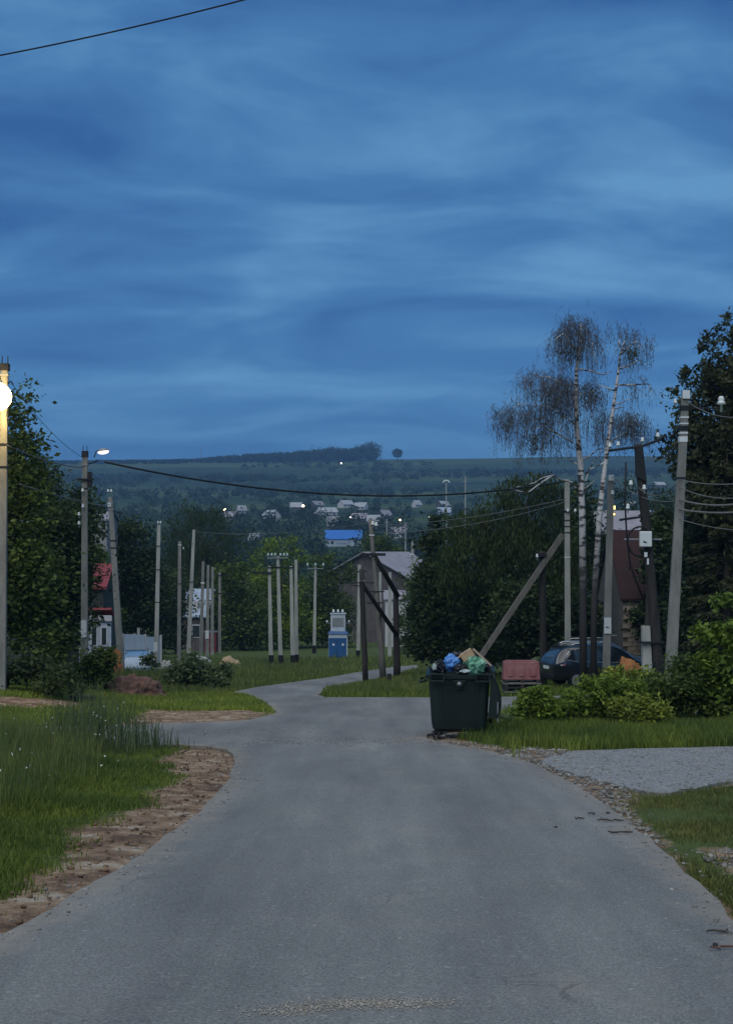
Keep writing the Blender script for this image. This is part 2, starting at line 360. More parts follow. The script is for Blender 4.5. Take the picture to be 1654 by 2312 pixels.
    ck = ramp(vc.outputs['Distance'], 0.002, (1, 1, 1), 0.007, (0, 0, 0)); cm = ramp(nz(0.45, 3), 0.53, (0, 0, 0), 0.63, (0.5, 0.5, 0.5))
    cf = t.nodes.new('ShaderNodeMath'); cf.operation = 'MULTIPLY'; t.links.new(ck, cf.inputs[0]); t.links.new(cm, cf.inputs[1])
    dk2 = t.nodes.new('ShaderNodeRGB'); dk2.outputs[0].default_value = (0.05, 0.05, 0.05, 1); c = mix(c, dk2.outputs[0], cf.outputs[0])
    t.links.new(c, b.inputs['Base Color'])
    bp = t.nodes.new('ShaderNodeBump'); bp.inputs['Strength'].default_value = 0.5; bp.inputs['Distance'].default_value = 0.006
    t.links.new(nz(85, 3), bp.inputs['Height']); t.links.new(bp.outputs[0], b.inputs['Normal'])
    M['asphalt'] = m
asphalt()
mat('gravel', (0.32, 0.325, 0.32), 0.95, col2=(0.16, 0.162, 0.16), scale=22, bump=0.9, bscale=30, detail=6)
road = flat_sheet(ROAD_PX, 0.035, 'road', 'asphalt', jit=0.022, seed=1, skirt=0.12)
me = road.data; vv = np.empty(len(me.vertices) * 3, np.float32); me.vertices.foreach_get('co', vv); vv = vv.reshape(-1, 3)
dd = pdist(ROADW, vv[:, :2].astype(float)); at = me.attributes.new('edge', 'FLOAT', 'POINT')
at.data.foreach_set('value', np.clip(1.0 - dd / 0.85, 0, 1).astype(np.float32))
flat_sheet(GRAVEL_PX, 0.022, 'gravel_driveway', 'gravel', grid=0.5, jit=0.09, seed=2, skirt=0.08)

# ground sheet
def axis(dense0, dense1, step, lo, hi, grow=1.12):
    c = list(np.arange(dense0, dense1, step)); s = step
    while c[-1] < hi: s *= grow; c.append(c[-1] + s)
    s = step; a = []
    x = dense0
    while x > lo: s *= grow; x -= s; a.append(x)
    return np.array(a[::-1] + c)
gx = axis(-14, 14, 0.16, -2600, 2600); gy = axis(3, 48, 0.18, -60, 3500, 1.03)
X, Y = np.meshgrid(gx, gy); flat = np.stack([X.ravel(), Y.ravel()], 1)
z = H(flat[:, 0], flat[:, 1])
near = (flat[:, 1] < 130) & (np.abs(flat[:, 0]) < 60)
rd = np.full(len(flat), -50.0); gd = rd.copy(); sdir = rd.copy()
rd[near] = sdist(ROADW, flat[near]); gd[near] = sdist(GRAVELW, flat[near])
for D in DIRTW: sdir[near] = np.maximum(sdir[near], sdist(D, flat[near]))
idx = np.where(near)[0]
nb = np.array([mnoise.fractal(Vector((p[0] * 1.3, p[1] * 1.3, 0)), 1.0, 2.0, 4) for p in flat[idx]])
cov = np.maximum(rd[idx], gd[idx])
z[idx] += np.where(cov > -0.15, -0.02, np.clip(nb * 0.035, -0.05, 0.045) * np.clip(-cov / 0.5, 0, 1) + 0.0)
far = flat[:, 1] > 400
z[far] += 2.5 * np.array([mnoise.fractal(Vector((p[0] * 0.004, p[1] * 0.004, 5)), 1.0, 2.0, 3) for p in flat[far]])
nx, ny = len(gx), len(gy); ii = np.arange(nx * ny).reshape(ny, nx)
F = np.stack([ii[:-1, :-1], ii[:-1, 1:], ii[1:, 1:], ii[1:, :-1]], -1).reshape(-1, 4)
def ground_mat():
    m = bpy.data.materials.new('ground'); m.use_nodes = True; t = m.node_tree; b = t.nodes['Principled BSDF']; b.inputs['Roughness'].default_value = 0.95; b.inputs['Specular IOR Level'].default_value = 0.15
    tc = t.nodes.new('ShaderNodeTexCoord')
    def nz(scale, det, st=(1,1,1), ro=0.6):
        mp = t.nodes.new('ShaderNodeMapping'); mp.inputs['Scale'].default_value = st; t.links.new(tc.outputs['Object'], mp.inputs[0])
        n = t.nodes.new('ShaderNodeTexNoise'); n.inputs['Scale'].default_value = scale; n.inputs['Detail'].default_value = det; n.inputs['Roughness'].default_value = ro
        t.links.new(mp.outputs[0], n.inputs['Vector']); return n.outputs[0]
    def ramp(src, stops):
        r = t.nodes.new('ShaderNodeValToRGB'); els = r.color_ramp.elements
        els[0].position, els[0].color = stops[0][0], (*stops[0][1], 1); els[1].position, els[1].color = stops[-1][0], (*stops[-1][1], 1)
        for p, c in stops[1:-1]: els.new(p).color = (*c, 1)
        t.links.new(src, r.inputs[0]); return r.outputs[0]
    def mix(a, bb, f):
        x = t.nodes.new('ShaderNodeMix'); x.data_type = 'RGBA'; t.links.new(f, x.inputs[0]); t.links.new(a, x.inputs[6]); t.links.new(bb, x.inputs[7]); return x.outputs[2]
    turf = ramp(nz(1.6, 6), [(0.3, (0.045, 0.062, 0.020)), (0.6, (0.080, 0.110, 0.030)), (0.75, (0.115, 0.105, 0.05))])
    dirt = ramp(nz(2.2, 9, (0.9, 1.1, 1), 0.80), [(0.34, (0.075, 0.046, 0.034)), (0.45, (0.175, 0.112, 0.074)), (0.53, (0.29, 0.195, 0.120)), (0.62, (0.42, 0.36, 0.29))])
    fld = ramp(nz(0.004, 5, (0.5, 1.6, 1)), [(0.36, (0.012, 0.024, 0.014)), (0.5, (0.030, 0.052, 0.022)), (0.62, (0.060, 0.085, 0.030))])
    a1 = t.nodes.new('ShaderNodeAttribute'); a1.attribute_name = 'dirt'; a2 = t.nodes.new('ShaderNodeAttribute'); a2.attribute_name = 'field'
    n = t.nodes.new('ShaderNodeMath'); n.operation = 'MULTIPLY_ADD'; t.links.new(nz(2.4, 6, (1, 1, 1), 0.7), n.inputs[0]); n.inputs[1].default_value = 1.0; n.inputs[2].default_value = -0.5
    s = t.nodes.new('ShaderNodeMath'); s.operation = 'ADD'; t.links.new(n.outputs[0], s.inputs[0]); t.links.new(a1.outputs['Fac'], s.inputs[1])
    f = ramp(s.outputs[0], [(0.42, (0, 0, 0)), (0.58, (1, 1, 1))])
    c = mix(mix(turf, dirt, f), fld, a2.outputs['Fac'])
    t.links.new(c, b.inputs['Base Color'])
    bp = t.nodes.new('ShaderNodeBump'); bp.inputs['Strength'].default_value = 0.9; bp.inputs['Distance'].default_value = 0.04
    t.links.new(nz(11, 7, (0.8, 1.3, 1), 0.7), bp.inputs['Height']); t.links.new(bp.outputs[0], b.inputs['Normal'])
    M['ground'] = m
ground_mat()
g = np_mesh('ground', np.column_stack([flat, z]), F, 'ground', smooth=True); g['kind'] = 'structure'
edge_d = np.clip(0.5 + sdir / 0.9, 0, 1); edge_d = np.maximum(edge_d, np.clip(0.62 + np.maximum(rd, gd) / 0.5, 0, 1) * (rd > -3))
at = g.data.attributes.new('dirt', 'FLOAT', 'POINT'); at.data.foreach_set('value', edge_d.astype(np.float32))
at = g.data.attributes.new('field', 'FLOAT', 'POINT'); at.data.foreach_set('value', sstep(250, 420, flat[:, 1]).astype(np.float32))

# ------------------------------------------------------------------ grass
def vnoise(p, s, o=0): return np.array([mnoise.noise(Vector((a * s, b * s, o))) for a, b in p])
def blades(name, pts, hgt, wid, lean, m, label=None):
    n = len(pts); base = np.column_stack([pts, H(pts[:, 0], pts[:, 1]) - 0.01])
    a = RNG.uniform(0, 2*np.pi, n); side = np.column_stack([np.cos(a), np.sin(a), np.zeros(n)])
    b = RNG.uniform(0, 2*np.pi, n); ld = np.column_stack([np.cos(b), np.sin(b), np.zeros(n)]) * (hgt * lean * RNG.uniform(0.2, 1.2, n))[:, None]
    up = np.column_stack([np.zeros(n), np.zeros(n), hgt]); s = side * (wid / 2)[:, None]
    V = np.stack([base - s, base + s, base + up*0.55 + ld*0.35 + s*0.8, base + up*0.55 + ld*0.35 - s*0.8, base + up + ld], 1).reshape(-1, 3)
    o = np.arange(n)[:, None] * 5
    T = np.concatenate([o + np.array([[0, 1, 2]]), o + np.array([[0, 2, 3]]), o + np.array([[3, 2, 4]])], 0)
    ob = np_mesh(name, V, T, m); ob['kind'] = 'stuff'; tag(ob, label, 'grass'); return ob
def scatter(n, y0, y1, x0f, x1f, pw=1.0):     # points between y0..y1, x range as fractions of distance, denser near
    u = RNG.uniform(0, 1, n); y = (y0**(1-pw) + u * (y1**(1-pw) - y0**(1-pw)))**(1/(1-pw)) if pw != 1 else y0 * (y1/y0)**u
    x = RNG.uniform(0, 1, n); x = y * (x0f + x * (x1f - x0f)); return np.column_stack([x, y])
def keep(p, dm=0.0):
    k = np.ones(len(p), bool); jit = RNG.normal(0, 0.10, len(p)) + 0.16 * vnoise(p, 1.8, 3)
    k &= sdist(ROADW, p) < -0.04 - 0.25 * np.abs(jit)
    k &= sdist(GRAVELW, p) < -0.02 + jit * 0.4
    for D in DIRTW:
        lo, hi = D.min(0) - 1, D.max(0) + 1; near_ = (p[:, 0] > lo[0]) & (p[:, 0] < hi[0]) & (p[:, 1] > lo[1]) & (p[:, 1] < hi[1])
        i = np.where(near_)[0]
        if len(i): k[i] &= sdist(D, p[i]) < -0.12 + jit[i] * 1.7 - dm
    return k
def dirt_clear(p):
    d = np.full(len(p), 9.0)
    for D in DIRTW[:1] + DIRTW[3:]: d = np.minimum(d, -sdist(D, p))
    return np.clip(np.minimum(d, -sdist(ROADW, p)), 0, 9)
# foreground meadow on the left
p = scatter(230000, 6.0, 26.0, -0.40, -0.08, 1.0); p = p[keep(p)]; dc = dirt_clear(p); nz_ = vnoise(p, 0.9, 1)
h = (0.085 + 0.17 * sstep(0.0, 1.5, dc) + 0.34 * sstep(1.2, 4.5, dc) * sstep(10, 19, p[:, 1])) * (0.8 + 0.6 * nz_) * RNG.uniform(0.45, 1.3, len(p))
blades('meadow_grass', p, np.clip(h, 0.03, 0.9), 0.0045 + 0.0006 * p[:, 1], 0.55, 'grass_blade', 'dense green meadow grass on the bank beside the bare earth shoulder')
# tall meadow along the side street
p = scatter(80000, 12.5, 21.0, -0.42, -0.12, 1.0); p = p[keep(p, 0.25)]; dd0 = -sdist(DIRTW[0], p)
h = (0.20 + 0.46 * sstep(14.5, 19.0, p[:, 1])) * sstep(0.2, 2.4, dd0) * (0.85 + 0.5 * vnoise(p, 0.7, 12)) * RNG.uniform(0.45, 1.2, len(p)); ok = h > 0.12
blades('tall_meadow', p[ok], np.clip(h[ok], 0.1, 1.05), RNG.uniform(0.005, 0.012, ok.sum()), 0.6, 'grass_tall', 'tall pale meadow grass hiding the side street')
# bent seeding stalks in the meadow
p = scatter(9000, 9, 26, -0.37, -0.12, 1.0); p = p[keep(p, 0.4)]; dc = dirt_clear(p); p = p[dc > 0.9]
blades('meadow_stalks', p, RNG.uniform(0.3, 0.75, len(p)), np.full(len(p), 0.009), 0.3, 'grass_tall', 'thin seeding stalks rising out of the green meadow grass')
# tall blue-green weeds beside the side street
c = G(275, 1672); q = RNG.normal(0, 1, (9000, 2)) * np.array([0.85, 1.5]) + np.array([c.x, c.y]); q = q[keep(q)]
hh = 1.22 * np.exp(-((q[:, 0] - c.x) / 1.15)**2) * RNG.uniform(0.45, 1.1, len(q))
blades('tall_weeds', q, np.clip(hh, 0.2, 1.35), np.full(len(q), 0.012), 0.30, 'leaf_blue', 'clump of tall blue-green weeds beside the side street')
# white flower heads
q = scatter(330, 9, 26, -0.33, -0.13); q = q[keep(q, 0.5)]; q = q[vnoise(q, 0.6, 8) > 0.05]
cc = np.column_stack([q, H(q[:, 0], q[:, 1]) + RNG.uniform(0.25, 0.62, len(q))])
cc[:, 2] += 0.25 * sstep(14, 19, q[:, 1])
fl = cards('meadow_flowers', np.repeat(cc, 3, 0) + RNG.normal(0, 0.007, (3*len(q), 3)), RNG.normal(size=(3*len(q), 3)), 0.020, 0.016, 'petal')
tag(fl, 'scattered tiny white flower heads in the meadow grass', 'flowers', kind='stuff')
# lawn strips beyond the side street, island between roads, far bank
p = scatter(100000, 26.5, 47, -0.36, -0.06, 1.0); p = p[keep(p)]
blades('lawn_grass', p, RNG.uniform(0.05, 0.16, len(p)), np.full(len(p), 0.026), 0.6, 'grass_lawn', 'short bright green lawn strip beyond the side street')
p = scatter(70000, 44, 100, -0.36, 0.05, 1.0); p = p[keep(p)]
h = (0.35 + 0.35 * vnoise(p, 0.25, 2)) * RNG.uniform(0.5, 1.3, len(p)) * (0.5 + 0.5 * sstep(0.2, 2.5, -sdist(ROADW, p)))
blades('rough_grass', p, np.clip(h, 0.08, 1.0), 0.0006 * p[:, 1], 0.4, 'grass_tall', 'tall rough grass on the bank under the concrete poles')
p = scatter(50000, 36, 75, -0.06, 0.36, 1.0); p = p[keep(p)]
blades('island_grass', p, RNG.uniform(0.08, 0.26, len(p)), np.full(len(p), 0.032), 0.5, 'grass_blade', 'grass island between the two arms of the road')
# right verge and lawn
p = scatter(60000, 19, 31, 0.07, 0.37, 1.0); p = p[keep(p)]
blades('verge_grass', p, np.clip(0.22 + 0.12 * vnoise(p, 0.8, 4), 0.08, 0.5) * RNG.uniform(0.5, 1.3, len(p)), np.full(len(p), 0.017), 0.45, 'grass_blade', 'green verge grass between the gravel driveway and the shrubs')
p = scatter(60000, 7, 16.5, 0.17, 0.40, 1.0); p = p[keep(p)]; p = p[vnoise(p, 1.1, 6) + RNG.normal(0, 0.25, len(p)) > -0.12]
blades('side_lawn_grass', p, RNG.uniform(0.03, 0.085, len(p)), np.full(len(p), 0.008), 0.8, 'grass_dry', 'short patchy grass beside the road below the gravel driveway')

# ------------------------------------------------------------------ poles
def shaft(base, top, wb, wt, m, parent, round_=False, name='shaft', seg=6):
    d = Vector(top) - Vector(base); mb = MB()
    if round_:
        k = seg; mb.tube([d * (i / k) + Vector((random.uniform(-.012, .012), random.uniform(-.012, .012), 0)) * (0 < i < k) for i in range(k + 1)], [wb/2 + (wt - wb)/2 * i / k for i in range(k + 1)], 10)
    else:
        a, b = wb/2, wt/2; t = 0.8
        mb.hexa([(-a, -a*t, -0.1), (a, -a*t, -0.1), (a*0.86, a*t, -0.1), (-a*0.86, a*t, -0.1)] + [(d.x + x*b, d.y + y*b*t, d.z) for x, y in ((-1, -1), (1, -1), (.86, 1), (-.86, 1))])
    return mb.build(name, m, parent, smooth=round_, bevel=0 if round_ else 0.012)
def insulator(p, parent, m='porcelain', s=1.0):
    return MB().lathe(p, [(0.018*s, -0.10*s), (0.02*s, 0), (0.062*s, 0.01*s), (0.052*s, 0.05*s), (0.034*s, 0.06*s), (0.05*s, 0.085*s), (0.028*s, 0.125*s)], 9).build('insulator', m, parent, smooth=True)
def pole(px, Y, top, label, wb=0.24, wt=0.17, m='concrete', group=None, round_=False, name='utility_pole', by=None):
    b = GY(px, Y) if by is None else G(px, by); t = W(top[0], top[1], b.y)
    o = thing(name, b, label, 'utility pole', group); shaft(b, t, wb, wt, m, o, round_); return o, b, t
def band(o, b, t, f, wide=0.22, m='metal_dark', h=0.05):
    d = t - b; c = d * f; return MB().box(c, (wide, wide * 0.85, h)).build('band', m, o)
def crossarm(o, c, L, m='metal_dark', th=0.07, rz=0, y=-0.12):
    return MB().box((c.x, c.y + y, c.z), (L, th, th), rz).build('crossarm', m, o)

# left edge pole with the lit lamp
o, b, t = pole(4, 35, (11, 836), 'concrete pole with a glowing street lamp beside the leafy tree', 0.25, 0.19)
d = t - b
MB().box((d.x, d.y, d.z + 0.09), (0.24, 0.2, 0.2)).build('cap', 'metal_dark', o)
for sx in (-0.075, 0.085): MB().tube([(d.x + sx, d.y, d.z + 0.15), (d.x + sx, d.y, d.z + 0.40)], 0.014, 6).build('pin', 'metal_dark', o)
band(o, b, t, 0.985, 0.235, 'metal_grey'); band(o, b, t, 0.77, 0.235); band(o, b, t, 0.70, 0.235)
emit('lamp_glow', (1.0, 0.70, 0.26), 42)
emit('lamp_glow_soft', (1.0, 0.86, 0.78), 1.15)
emit('far_glow', (1.0, 0.62, 0.36), 7.0)
emit('far_glow_white', (1.0, 0.95, 0.85), 3.0)
emit('window_glow', (1.0, 0.72, 0.12), 1.6)
l = thing('street_lamp', W(11, 930, 34.6), 'blazing warm street lamp on the pole beside the leafy tree', 'street lamp')
MB().tube([(0.02, 0.30, -0.25), (0.02, 0.02, 0.10), (0, -0.30, 0.80), (0, -0.70, 0.80)], [0.028, 0.028, 0.026, 0.026], 8).build('bracket', 'metal_grey', l, smooth=True)
MB().lathe((0, -0.70, 0.36), [(0.05, 0.44), (0.12, 0.42), (0.15, 0.36), (0.155, 0.33)], 20).build('housing', 'metal_grey', l, smooth=True)
MB().lathe((0, -0.70, 0.36), [(0.15, 0.335), (0.26, 0.26), (0.35, 0.12), (0.375, -0.02), (0.35, -0.16), (0.26, -0.30), (0.14, -0.375), (0.03, -0.40)], 20).build('glass_bowl', 'lamp_glow', l, smooth=True)

# second pole with the pale lamp
o, b, t = pole(191, 45, (192, 1032), 'concrete pole with a short lamp arm behind the soil heap', 0.26, 0.20)
d = t - b; c190 = b
MB().box((d.x, 0, d.z + 0.11), (0.21, 0.2, 0.22)).build('cap', 'metal_dark', o)
for sx in (-0.07, 0.07): MB().tube([(d.x + sx, 0, d.z + 0.2), (d.x + sx, 0, d.z + 0.42)], 0.013, 6).build('pin', 'metal_dark', o)
band(o, b, t, 0.965, 0.25, 'metal_grey'); band(o, b, t, 0.86); 
crossarm(o, d * 0.90 + Vector((0.05, 0, 0)), 0.62); MB().box((d.x + 0.19, -0.05, d.z * 0.90), (0.12, 0.16, 0.55)).build('junction_box', 'metal_dark', o)
for f_, sx in ((0.845, -0.05), (0.775, -0.04), (0.74, -0.18), (0.70, -0.18)): insulator((d.x + sx, -0.16, d.z * f_), o)
MB().box((0.0, -0.14, (1445 - 1567) / -62.2), (0.20, 0.012, 0.62)).build('notice', 'paper', o)
MB().tube([(d.x, -0.05, d.z * 0.965), (d.x + 0.35, -0.15, d.z * 0.975), (d.x + 0.52, -0.2, d.z * 0.985)], 0.022, 6).build('lamp_arm', 'metal_dark', o)
a = W(233, 1019, 44.8)
l = thing('street_lamp', a, 'pale oval street lamp at the end of a short pole arm', 'street lamp')
MB().lathe((0, 0, 0), [(0.06, 0.115), (0.16, 0.085), (0.20, 0.03), (0.205, 0.0)], 16).build('housing', 'metal_grey', l, smooth=True)
gb = MB().lathe((0, 0, 0), [(0.20, 0.012), (0.205, -0.02), (0.16, -0.075), (0.06, -0.10)], 16).build('glass_bowl', 'lamp_glow_soft', l, smooth=True)
MB().tube([(-0.12, 0, 0.08), (-0.26, 0, 0.02), (-0.36, 0, -0.18)], 0.02, 6).build('bracket', 'metal_dark', l)
l.rotation_euler = (0, R(-8), 0)

# leaning pole further back on the left
o, b, t = pole(276, 56, (249, 1122), 'leaning concrete pole beside the red-roofed cottage', 0.33, 0.21)
d = t - b
for sx in (-0.09, 0.05): insulator((d.x + sx, -0.05, d.z + 0.22), o)
MB().box((d.x - 0.02, -0.11, d.z - 0.35), (0.17, 0.03, 0.17)).build('plate', 'paper', o)
band(o, b, t, 0.93, 0.25, 'metal_grey'); band(o, b, t, 0.76, 0.27); band(o, b, t, 0.72, 0.27)
MB().tube([d * 0.92 + Vector((0.1, -0.1, 0)), d * 0.92 + Vector((0.55, -0.1, -0.08))], 0.03, 6).build('bracket', 'metal_dark', o)
# poles by the white fence and on the grassy rise
o, b, t = pole(352, 72, (359, 1186), 'tall concrete pole standing before the pale metal fence', 0.27, 0.2, 'concrete_pale')
d = t - b
for f_ in (0.86, 0.70, 0.48): band(o, b, t, f_, 0.24)
for sx in (-0.06, 0.09): insulator((d.x + sx, 0, d.z + 0.12), o)
MB().box((0.0, -0.125, 1.55), (0.22, 0.012, 0.55)).build('notice', 'paper', o)
o, b, t = pole(404, 86, (406, 1222), 'straight concrete pole next to the leaning pole above the white rocks', 0.27, 0.22)
band(o, b, t, 0.97, 0.26, 'porcelain'); band(o, b, t, 0.66, 0.28); insulator((t - b) * 0.94 + Vector((0.25, 0, 0)), o)
o, b, t = pole(424, 84, (438, 1196), 'pale concrete pole leaning right above the white rocks', 0.30, 0.20, 'concrete_pale')
band(o, b, t, 0.90, 0.25, 'metal_grey'); MB().box((t - b) * 0.985 + Vector((0.16, 0, 0)), (0.3, 0.05, 0.04)).build('bracket', 'metal_dark', o); band(o, b, t, 0.62, 0.28)
for px, tx, ty, yy, lab in ((453, 459, 1268, 102, 'plain concrete pole at the near end of the close row'), (468, 470, 1276, 106, 'slim concrete pole with a white sign in the close row'), (479, 480, 1280, 110, 'slim concrete pole beside the sign pole in the close row'), (496, 496, 1292, 116, 'concrete pole with a side crossarm closing the row')):
    o, b, t = pole(px, yy, (tx, ty), lab, 0.30, 0.22, 'concrete', 'close row of poles by the bluish roof')
    if px == 453: band(o, b, t, 0.78, 0.3, 'porcelain', 0.12)
    if px == 468: MB().box((0, -0.16, 1.9), (0.3, 0.02, 0.7)).build('notice', 'paper', o)
    if px == 496: crossarm(o, (t - b) * 0.96 + Vector((0.5, 0, 0)), 1.6); crossarm(o, (t - b) * 0.74 + Vector((0.1, 0, 0)), 1.5)
# four tarred-foot poles and the kiosk pole
GRP = 'tarred-foot concrete poles before the kiosk'
for px, tx, ty, yy, lab in ((612, 608, 1278, 88, 'tarred-foot concrete pole with a dark side crossarm'), (634, 627, 1256, 88, 'tarred-foot concrete pole topped by a crossarm of glass insulators'), (661, 657, 1278, 88, 'shorter of the two adjoining tarred-foot concrete poles'), (669, 668, 1264, 90, 'taller of the two adjoining tarred-foot concrete poles'), (709, 712, 1278, 114, 'tarred-foot concrete pole with three glass insulators near the kiosk')):
    o, b, t = pole(px, yy, (tx, ty), lab, 0.31, 0.21, 'concrete_pale', GRP); d = t - b
    MB().hexa([(-0.18, -0.15, -0.12), (0.18, -0.15, -0.12), (0.18, 0.15, -0.12), (-0.18, 0.15, -0.12), (-0.17, -0.14, 0.75), (0.17, -0.14, 0.75), (0.17, 0.14, 0.75), (-0.17, 0.14, 0.75)]).build('tarred_foot', 'tar', o)
    if px == 612: crossarm(o, d * 0.93 + Vector((-0.45, 0, 0)), 1.3, th=0.14); crossarm(o, d * 0.985 + Vector((0.35, 0, 0)), 1.0, th=0.06)
    if px == 634:
        crossarm(o, d * 0.985, 1.5, 'metal_grey', 0.08)
        for sx in (-0.68, -0.42, -0.18, 0.2, 0.45, 0.68): insulator((d.x + sx, -0.12, d.z + 0.04), o, 'glass_insulator', 1.5)
        crossarm(o, d * 0.90, 0.8, th=0.06)
    if px == 661: crossarm(o, d * 0.985 + Vector((-0.25, 0, 0)), 1.0, th=0.07)
    if px == 709:
        crossarm(o, d * 0.97, 1.5, 'metal_grey', 0.08)
        for sx in (-0.72, 0, 0.72): insulator((d.x + sx, -0.12, d.z + 0.04), o, 'glass_insulator', 1.9)

# dark wooden poles on the island with their braces
o, b, t = pole(825, 56, (816, 1285), 'short dark wooden post holding a long brace on the grass island', 0.27, 0.22, 'wood_dark', None, True, by=1543)
band(o, b, t, 0.9, 0.26, 'metal_grey', 0.04); crossarm(o, (t - b) * 0.88, 1.1, th=0.05)
o, b, t = pole(865, 62, (836, 1172), 'tall tapering wooden pole with dark crossarm on the grass island', 0.34, 0.20, 'wood_grey', None, True, by=1536)
d = t - b; TC2 = t.copy()
crossarm(o, d * 0.78, 1.2, th=0.14); band(o, b, t, 0.90, 0.27, 'porcelain', 0.05)
for sx, sz in ((0.28, -0.35), (0.12, -0.30)): insulator((d.x + sx, -0.1, d.z + sz), o, s=1.6)
crossarm(o, d * 0.55 + Vector((-0.1, 0, 0)), 1.0, th=0.06); crossarm(o, d * 0.48 + Vector((-0.1, 0, 0)), 0.8, th=0.06)
MB().tube([d * 0.76 + Vector((0.1, -0.1, 0)), W(897, 1345, 64.5) - b], [0.12, 0.13], 8).build('brace', 'wood_dark', o, smooth=True)
o, b, t = pole(896, 65, (893, 1335), 'black wooden post at the meeting of two braces on the island', 0.38, 0.28, 'wood_dark', None, True, by=1531)
MB().tube([W(817, 1318, 57) - b, (t - b) * 0.5 + Vector((0, -0.1, 0))], [0.10, 0.12], 8).build('brace', 'wood_dark', o, smooth=True)
insulator((t - b) + Vector((0.1, 0, -1.6)), o, s=1.4)
for px, tx, ty, yy, lab in ((808, 811, 1275, 100, 'slim pale concrete pole behind the short braced post'), (856, 858, 1292, 112, 'pale concrete pole behind the tall tapering wooden pole'), (879, 880, 1292, 106, 'thick pale concrete pole behind the black wooden post'), (928, 931, 1222, 120, 'pale concrete pole rising against the barn roof')):
    o, b, t = pole(px, yy, (tx, ty), lab, 0.36 if px == 879 else 0.3, 0.24, 'concrete_pale')
    if px == 808:
        MB().box((0, -0.0, 0.3), (0.36, 0.32, 0.9)).build('tarred_foot', 'tar', o)
        crossarm(o, (t - b) * 0.93, 1.2, th=0.06); crossarm(o, (t - b) * 0.78, 1.1, th=0.06)
    if px == 928: band(o, b, t, 0.88, 0.36, 'porcelain', 0.1); crossarm(o, (t - b) * 0.85, 1.4, 'metal_grey', 0.06)
st = thing('stump_post', G(878, 1545), 'stubby black wooden stump beside the tall wooden pole', 'post')
MB().tube([(0, 0, -0.1), (0.01, 0, 0.2), (0.0, 0, 0.42)], [0.11, 0.10, 0.095], 10).build('shaft', 'wood_dark', st); MB().lathe((0, 0, 0.42), [(0.10, 0), (0.105, 0.02), (0.08, 0.05)], 10).build('cap', 'tar', st)

# right-hand poles
o, b, t = pole(1508, 36, (1546, 890), 'tall pale concrete pole leaning towards the spruce with white caps', 0.34, 0.21); d = t - b; bR1, tR1 = b, t
MB().box((d.x, -0.12, d.z - 0.02), (0.21, 0.06, 0.24)).build('plate', 'porcelain', o)
for f_, hh_ in ((0.925, 0.05), (0.905, 0.04), (0.875, 0.05), (0.855, 0.16)): band(o, b, t, f_, 0.235, 'porcelain', hh_)
for f_ in (0.955, 0.89): band(o, b, t, f_, 0.24, 'metal_dark', 0.14)
insulator(d * 0.97 + Vector((-0.28, -0.05, 0)), o); insulator(d * 0.965 + Vector((1.05, -0.05, 0)), o, s=2.0); MB().tube([d * 0.955, d * 0.955 + Vector((1.05, -0.05, 0))], 0.02, 6).build('bracket', 'metal_dark', o)
band(o, b, t, 0.73, 0.27)
o, b, t = pole(1366, 48, (1378, 1082), 'grey concrete pole with a pasted notice in front of the parked car', 0.30, 0.24); d = t - b; bR3, tR3 = b, t
MB().box((d.x, -0.12, d.z + 0.05), (0.2, 0.05, 0.22)).build('plate', 'porcelain', o); insulator(d + Vector((0.05, -0.1, -0.6)), o, s=1.3)
MB().box((0.06, -0.155, (1559 - 1412) / 58.3), (0.27, 0.012, 0.62)).build('notice', 'paper', o)
MB().box((0.04, -0.163, (1559 - 1416) / 58.3), (0.13, 0.004, 0.05), rot=Matrix.Rotation(0.25, 3, 'Y')).build('notice_print', 'ink', o)
MB().tube([(0.15, -0.1, 2.15), (0.42, -0.1, 2.12)], 0.02, 6).build('bracket', 'metal_grey', o)
# black wooden pole with the equipment
o, b, t = pole(1493, 42, (1440, 1003), 'black wooden pole carrying a white meter box and crossbar', 0.36, 0.30, 'wood_dark', None, True); d = t - b; bR2, tR2 = b, t
MB().tube([(-0.55, 0.25, -0.1), (d.x * 0.55 + 0.12, 0.12, d.z * 0.52)], [0.14, 0.11], 10).build('strut', 'wood_dark', o, smooth=True)
MB().hexa([(-0.62, -0.05, -0.1), (-0.28, -0.05, -0.1), (-0.28, 0.2, -0.1), (-0.62, 0.2, -0.1), (-0.66, -0.05, 2.4), (-0.40, -0.05, 2.4), (-0.40, 0.2, 2.4), (-0.66, 0.2, 2.4)]).build('concrete_stub', 'concrete_pale', o)
MB().box((-0.36, -0.06, 1.85), (0.85, 0.3, 0.06)).build('band', 'metal_dark', o)
f_ = (1573 - 1217) / 66.7
crossarm(o, Vector((-0.68, -0.2, f_)), 1.28, 'metal_grey', 0.05, y=0)
mbx = MB().box((-0.62, -0.33, f_), (0.40, 0.2, 0.52)).build('meter_box', 'porcelain', o, bevel=0.03)
MB().box((-0.665, -0.432, f_ - 0.1), (0.12, 0.01, 0.05), rot=Matrix.Rotation(0.4, 3, 'Y')).build('label_mark', 'ink', mbx)
ring = [(-0.78 + 0.42 * math.cos(a_), -0.22, f_ - 0.08 + 0.5 * math.sin(a_)) for a_ in np.linspace(0, 2 * math.pi, 25)]
MB().tube(ring, 0.03, 6, cap=False).build('cable_coil', 'cable', o, smooth=True)
MB().tube([(-1.25, -0.2, f_ + 2.6), (-1.28, -0.2, f_ + 1.2), (-1.22, -0.2, f_), (-1.1, -0.2, f_ - 0.9), (-0.6, -0.15, f_ - 2.2)], 0.03, 6).build('cable_drop', 'cable', o, smooth=True)
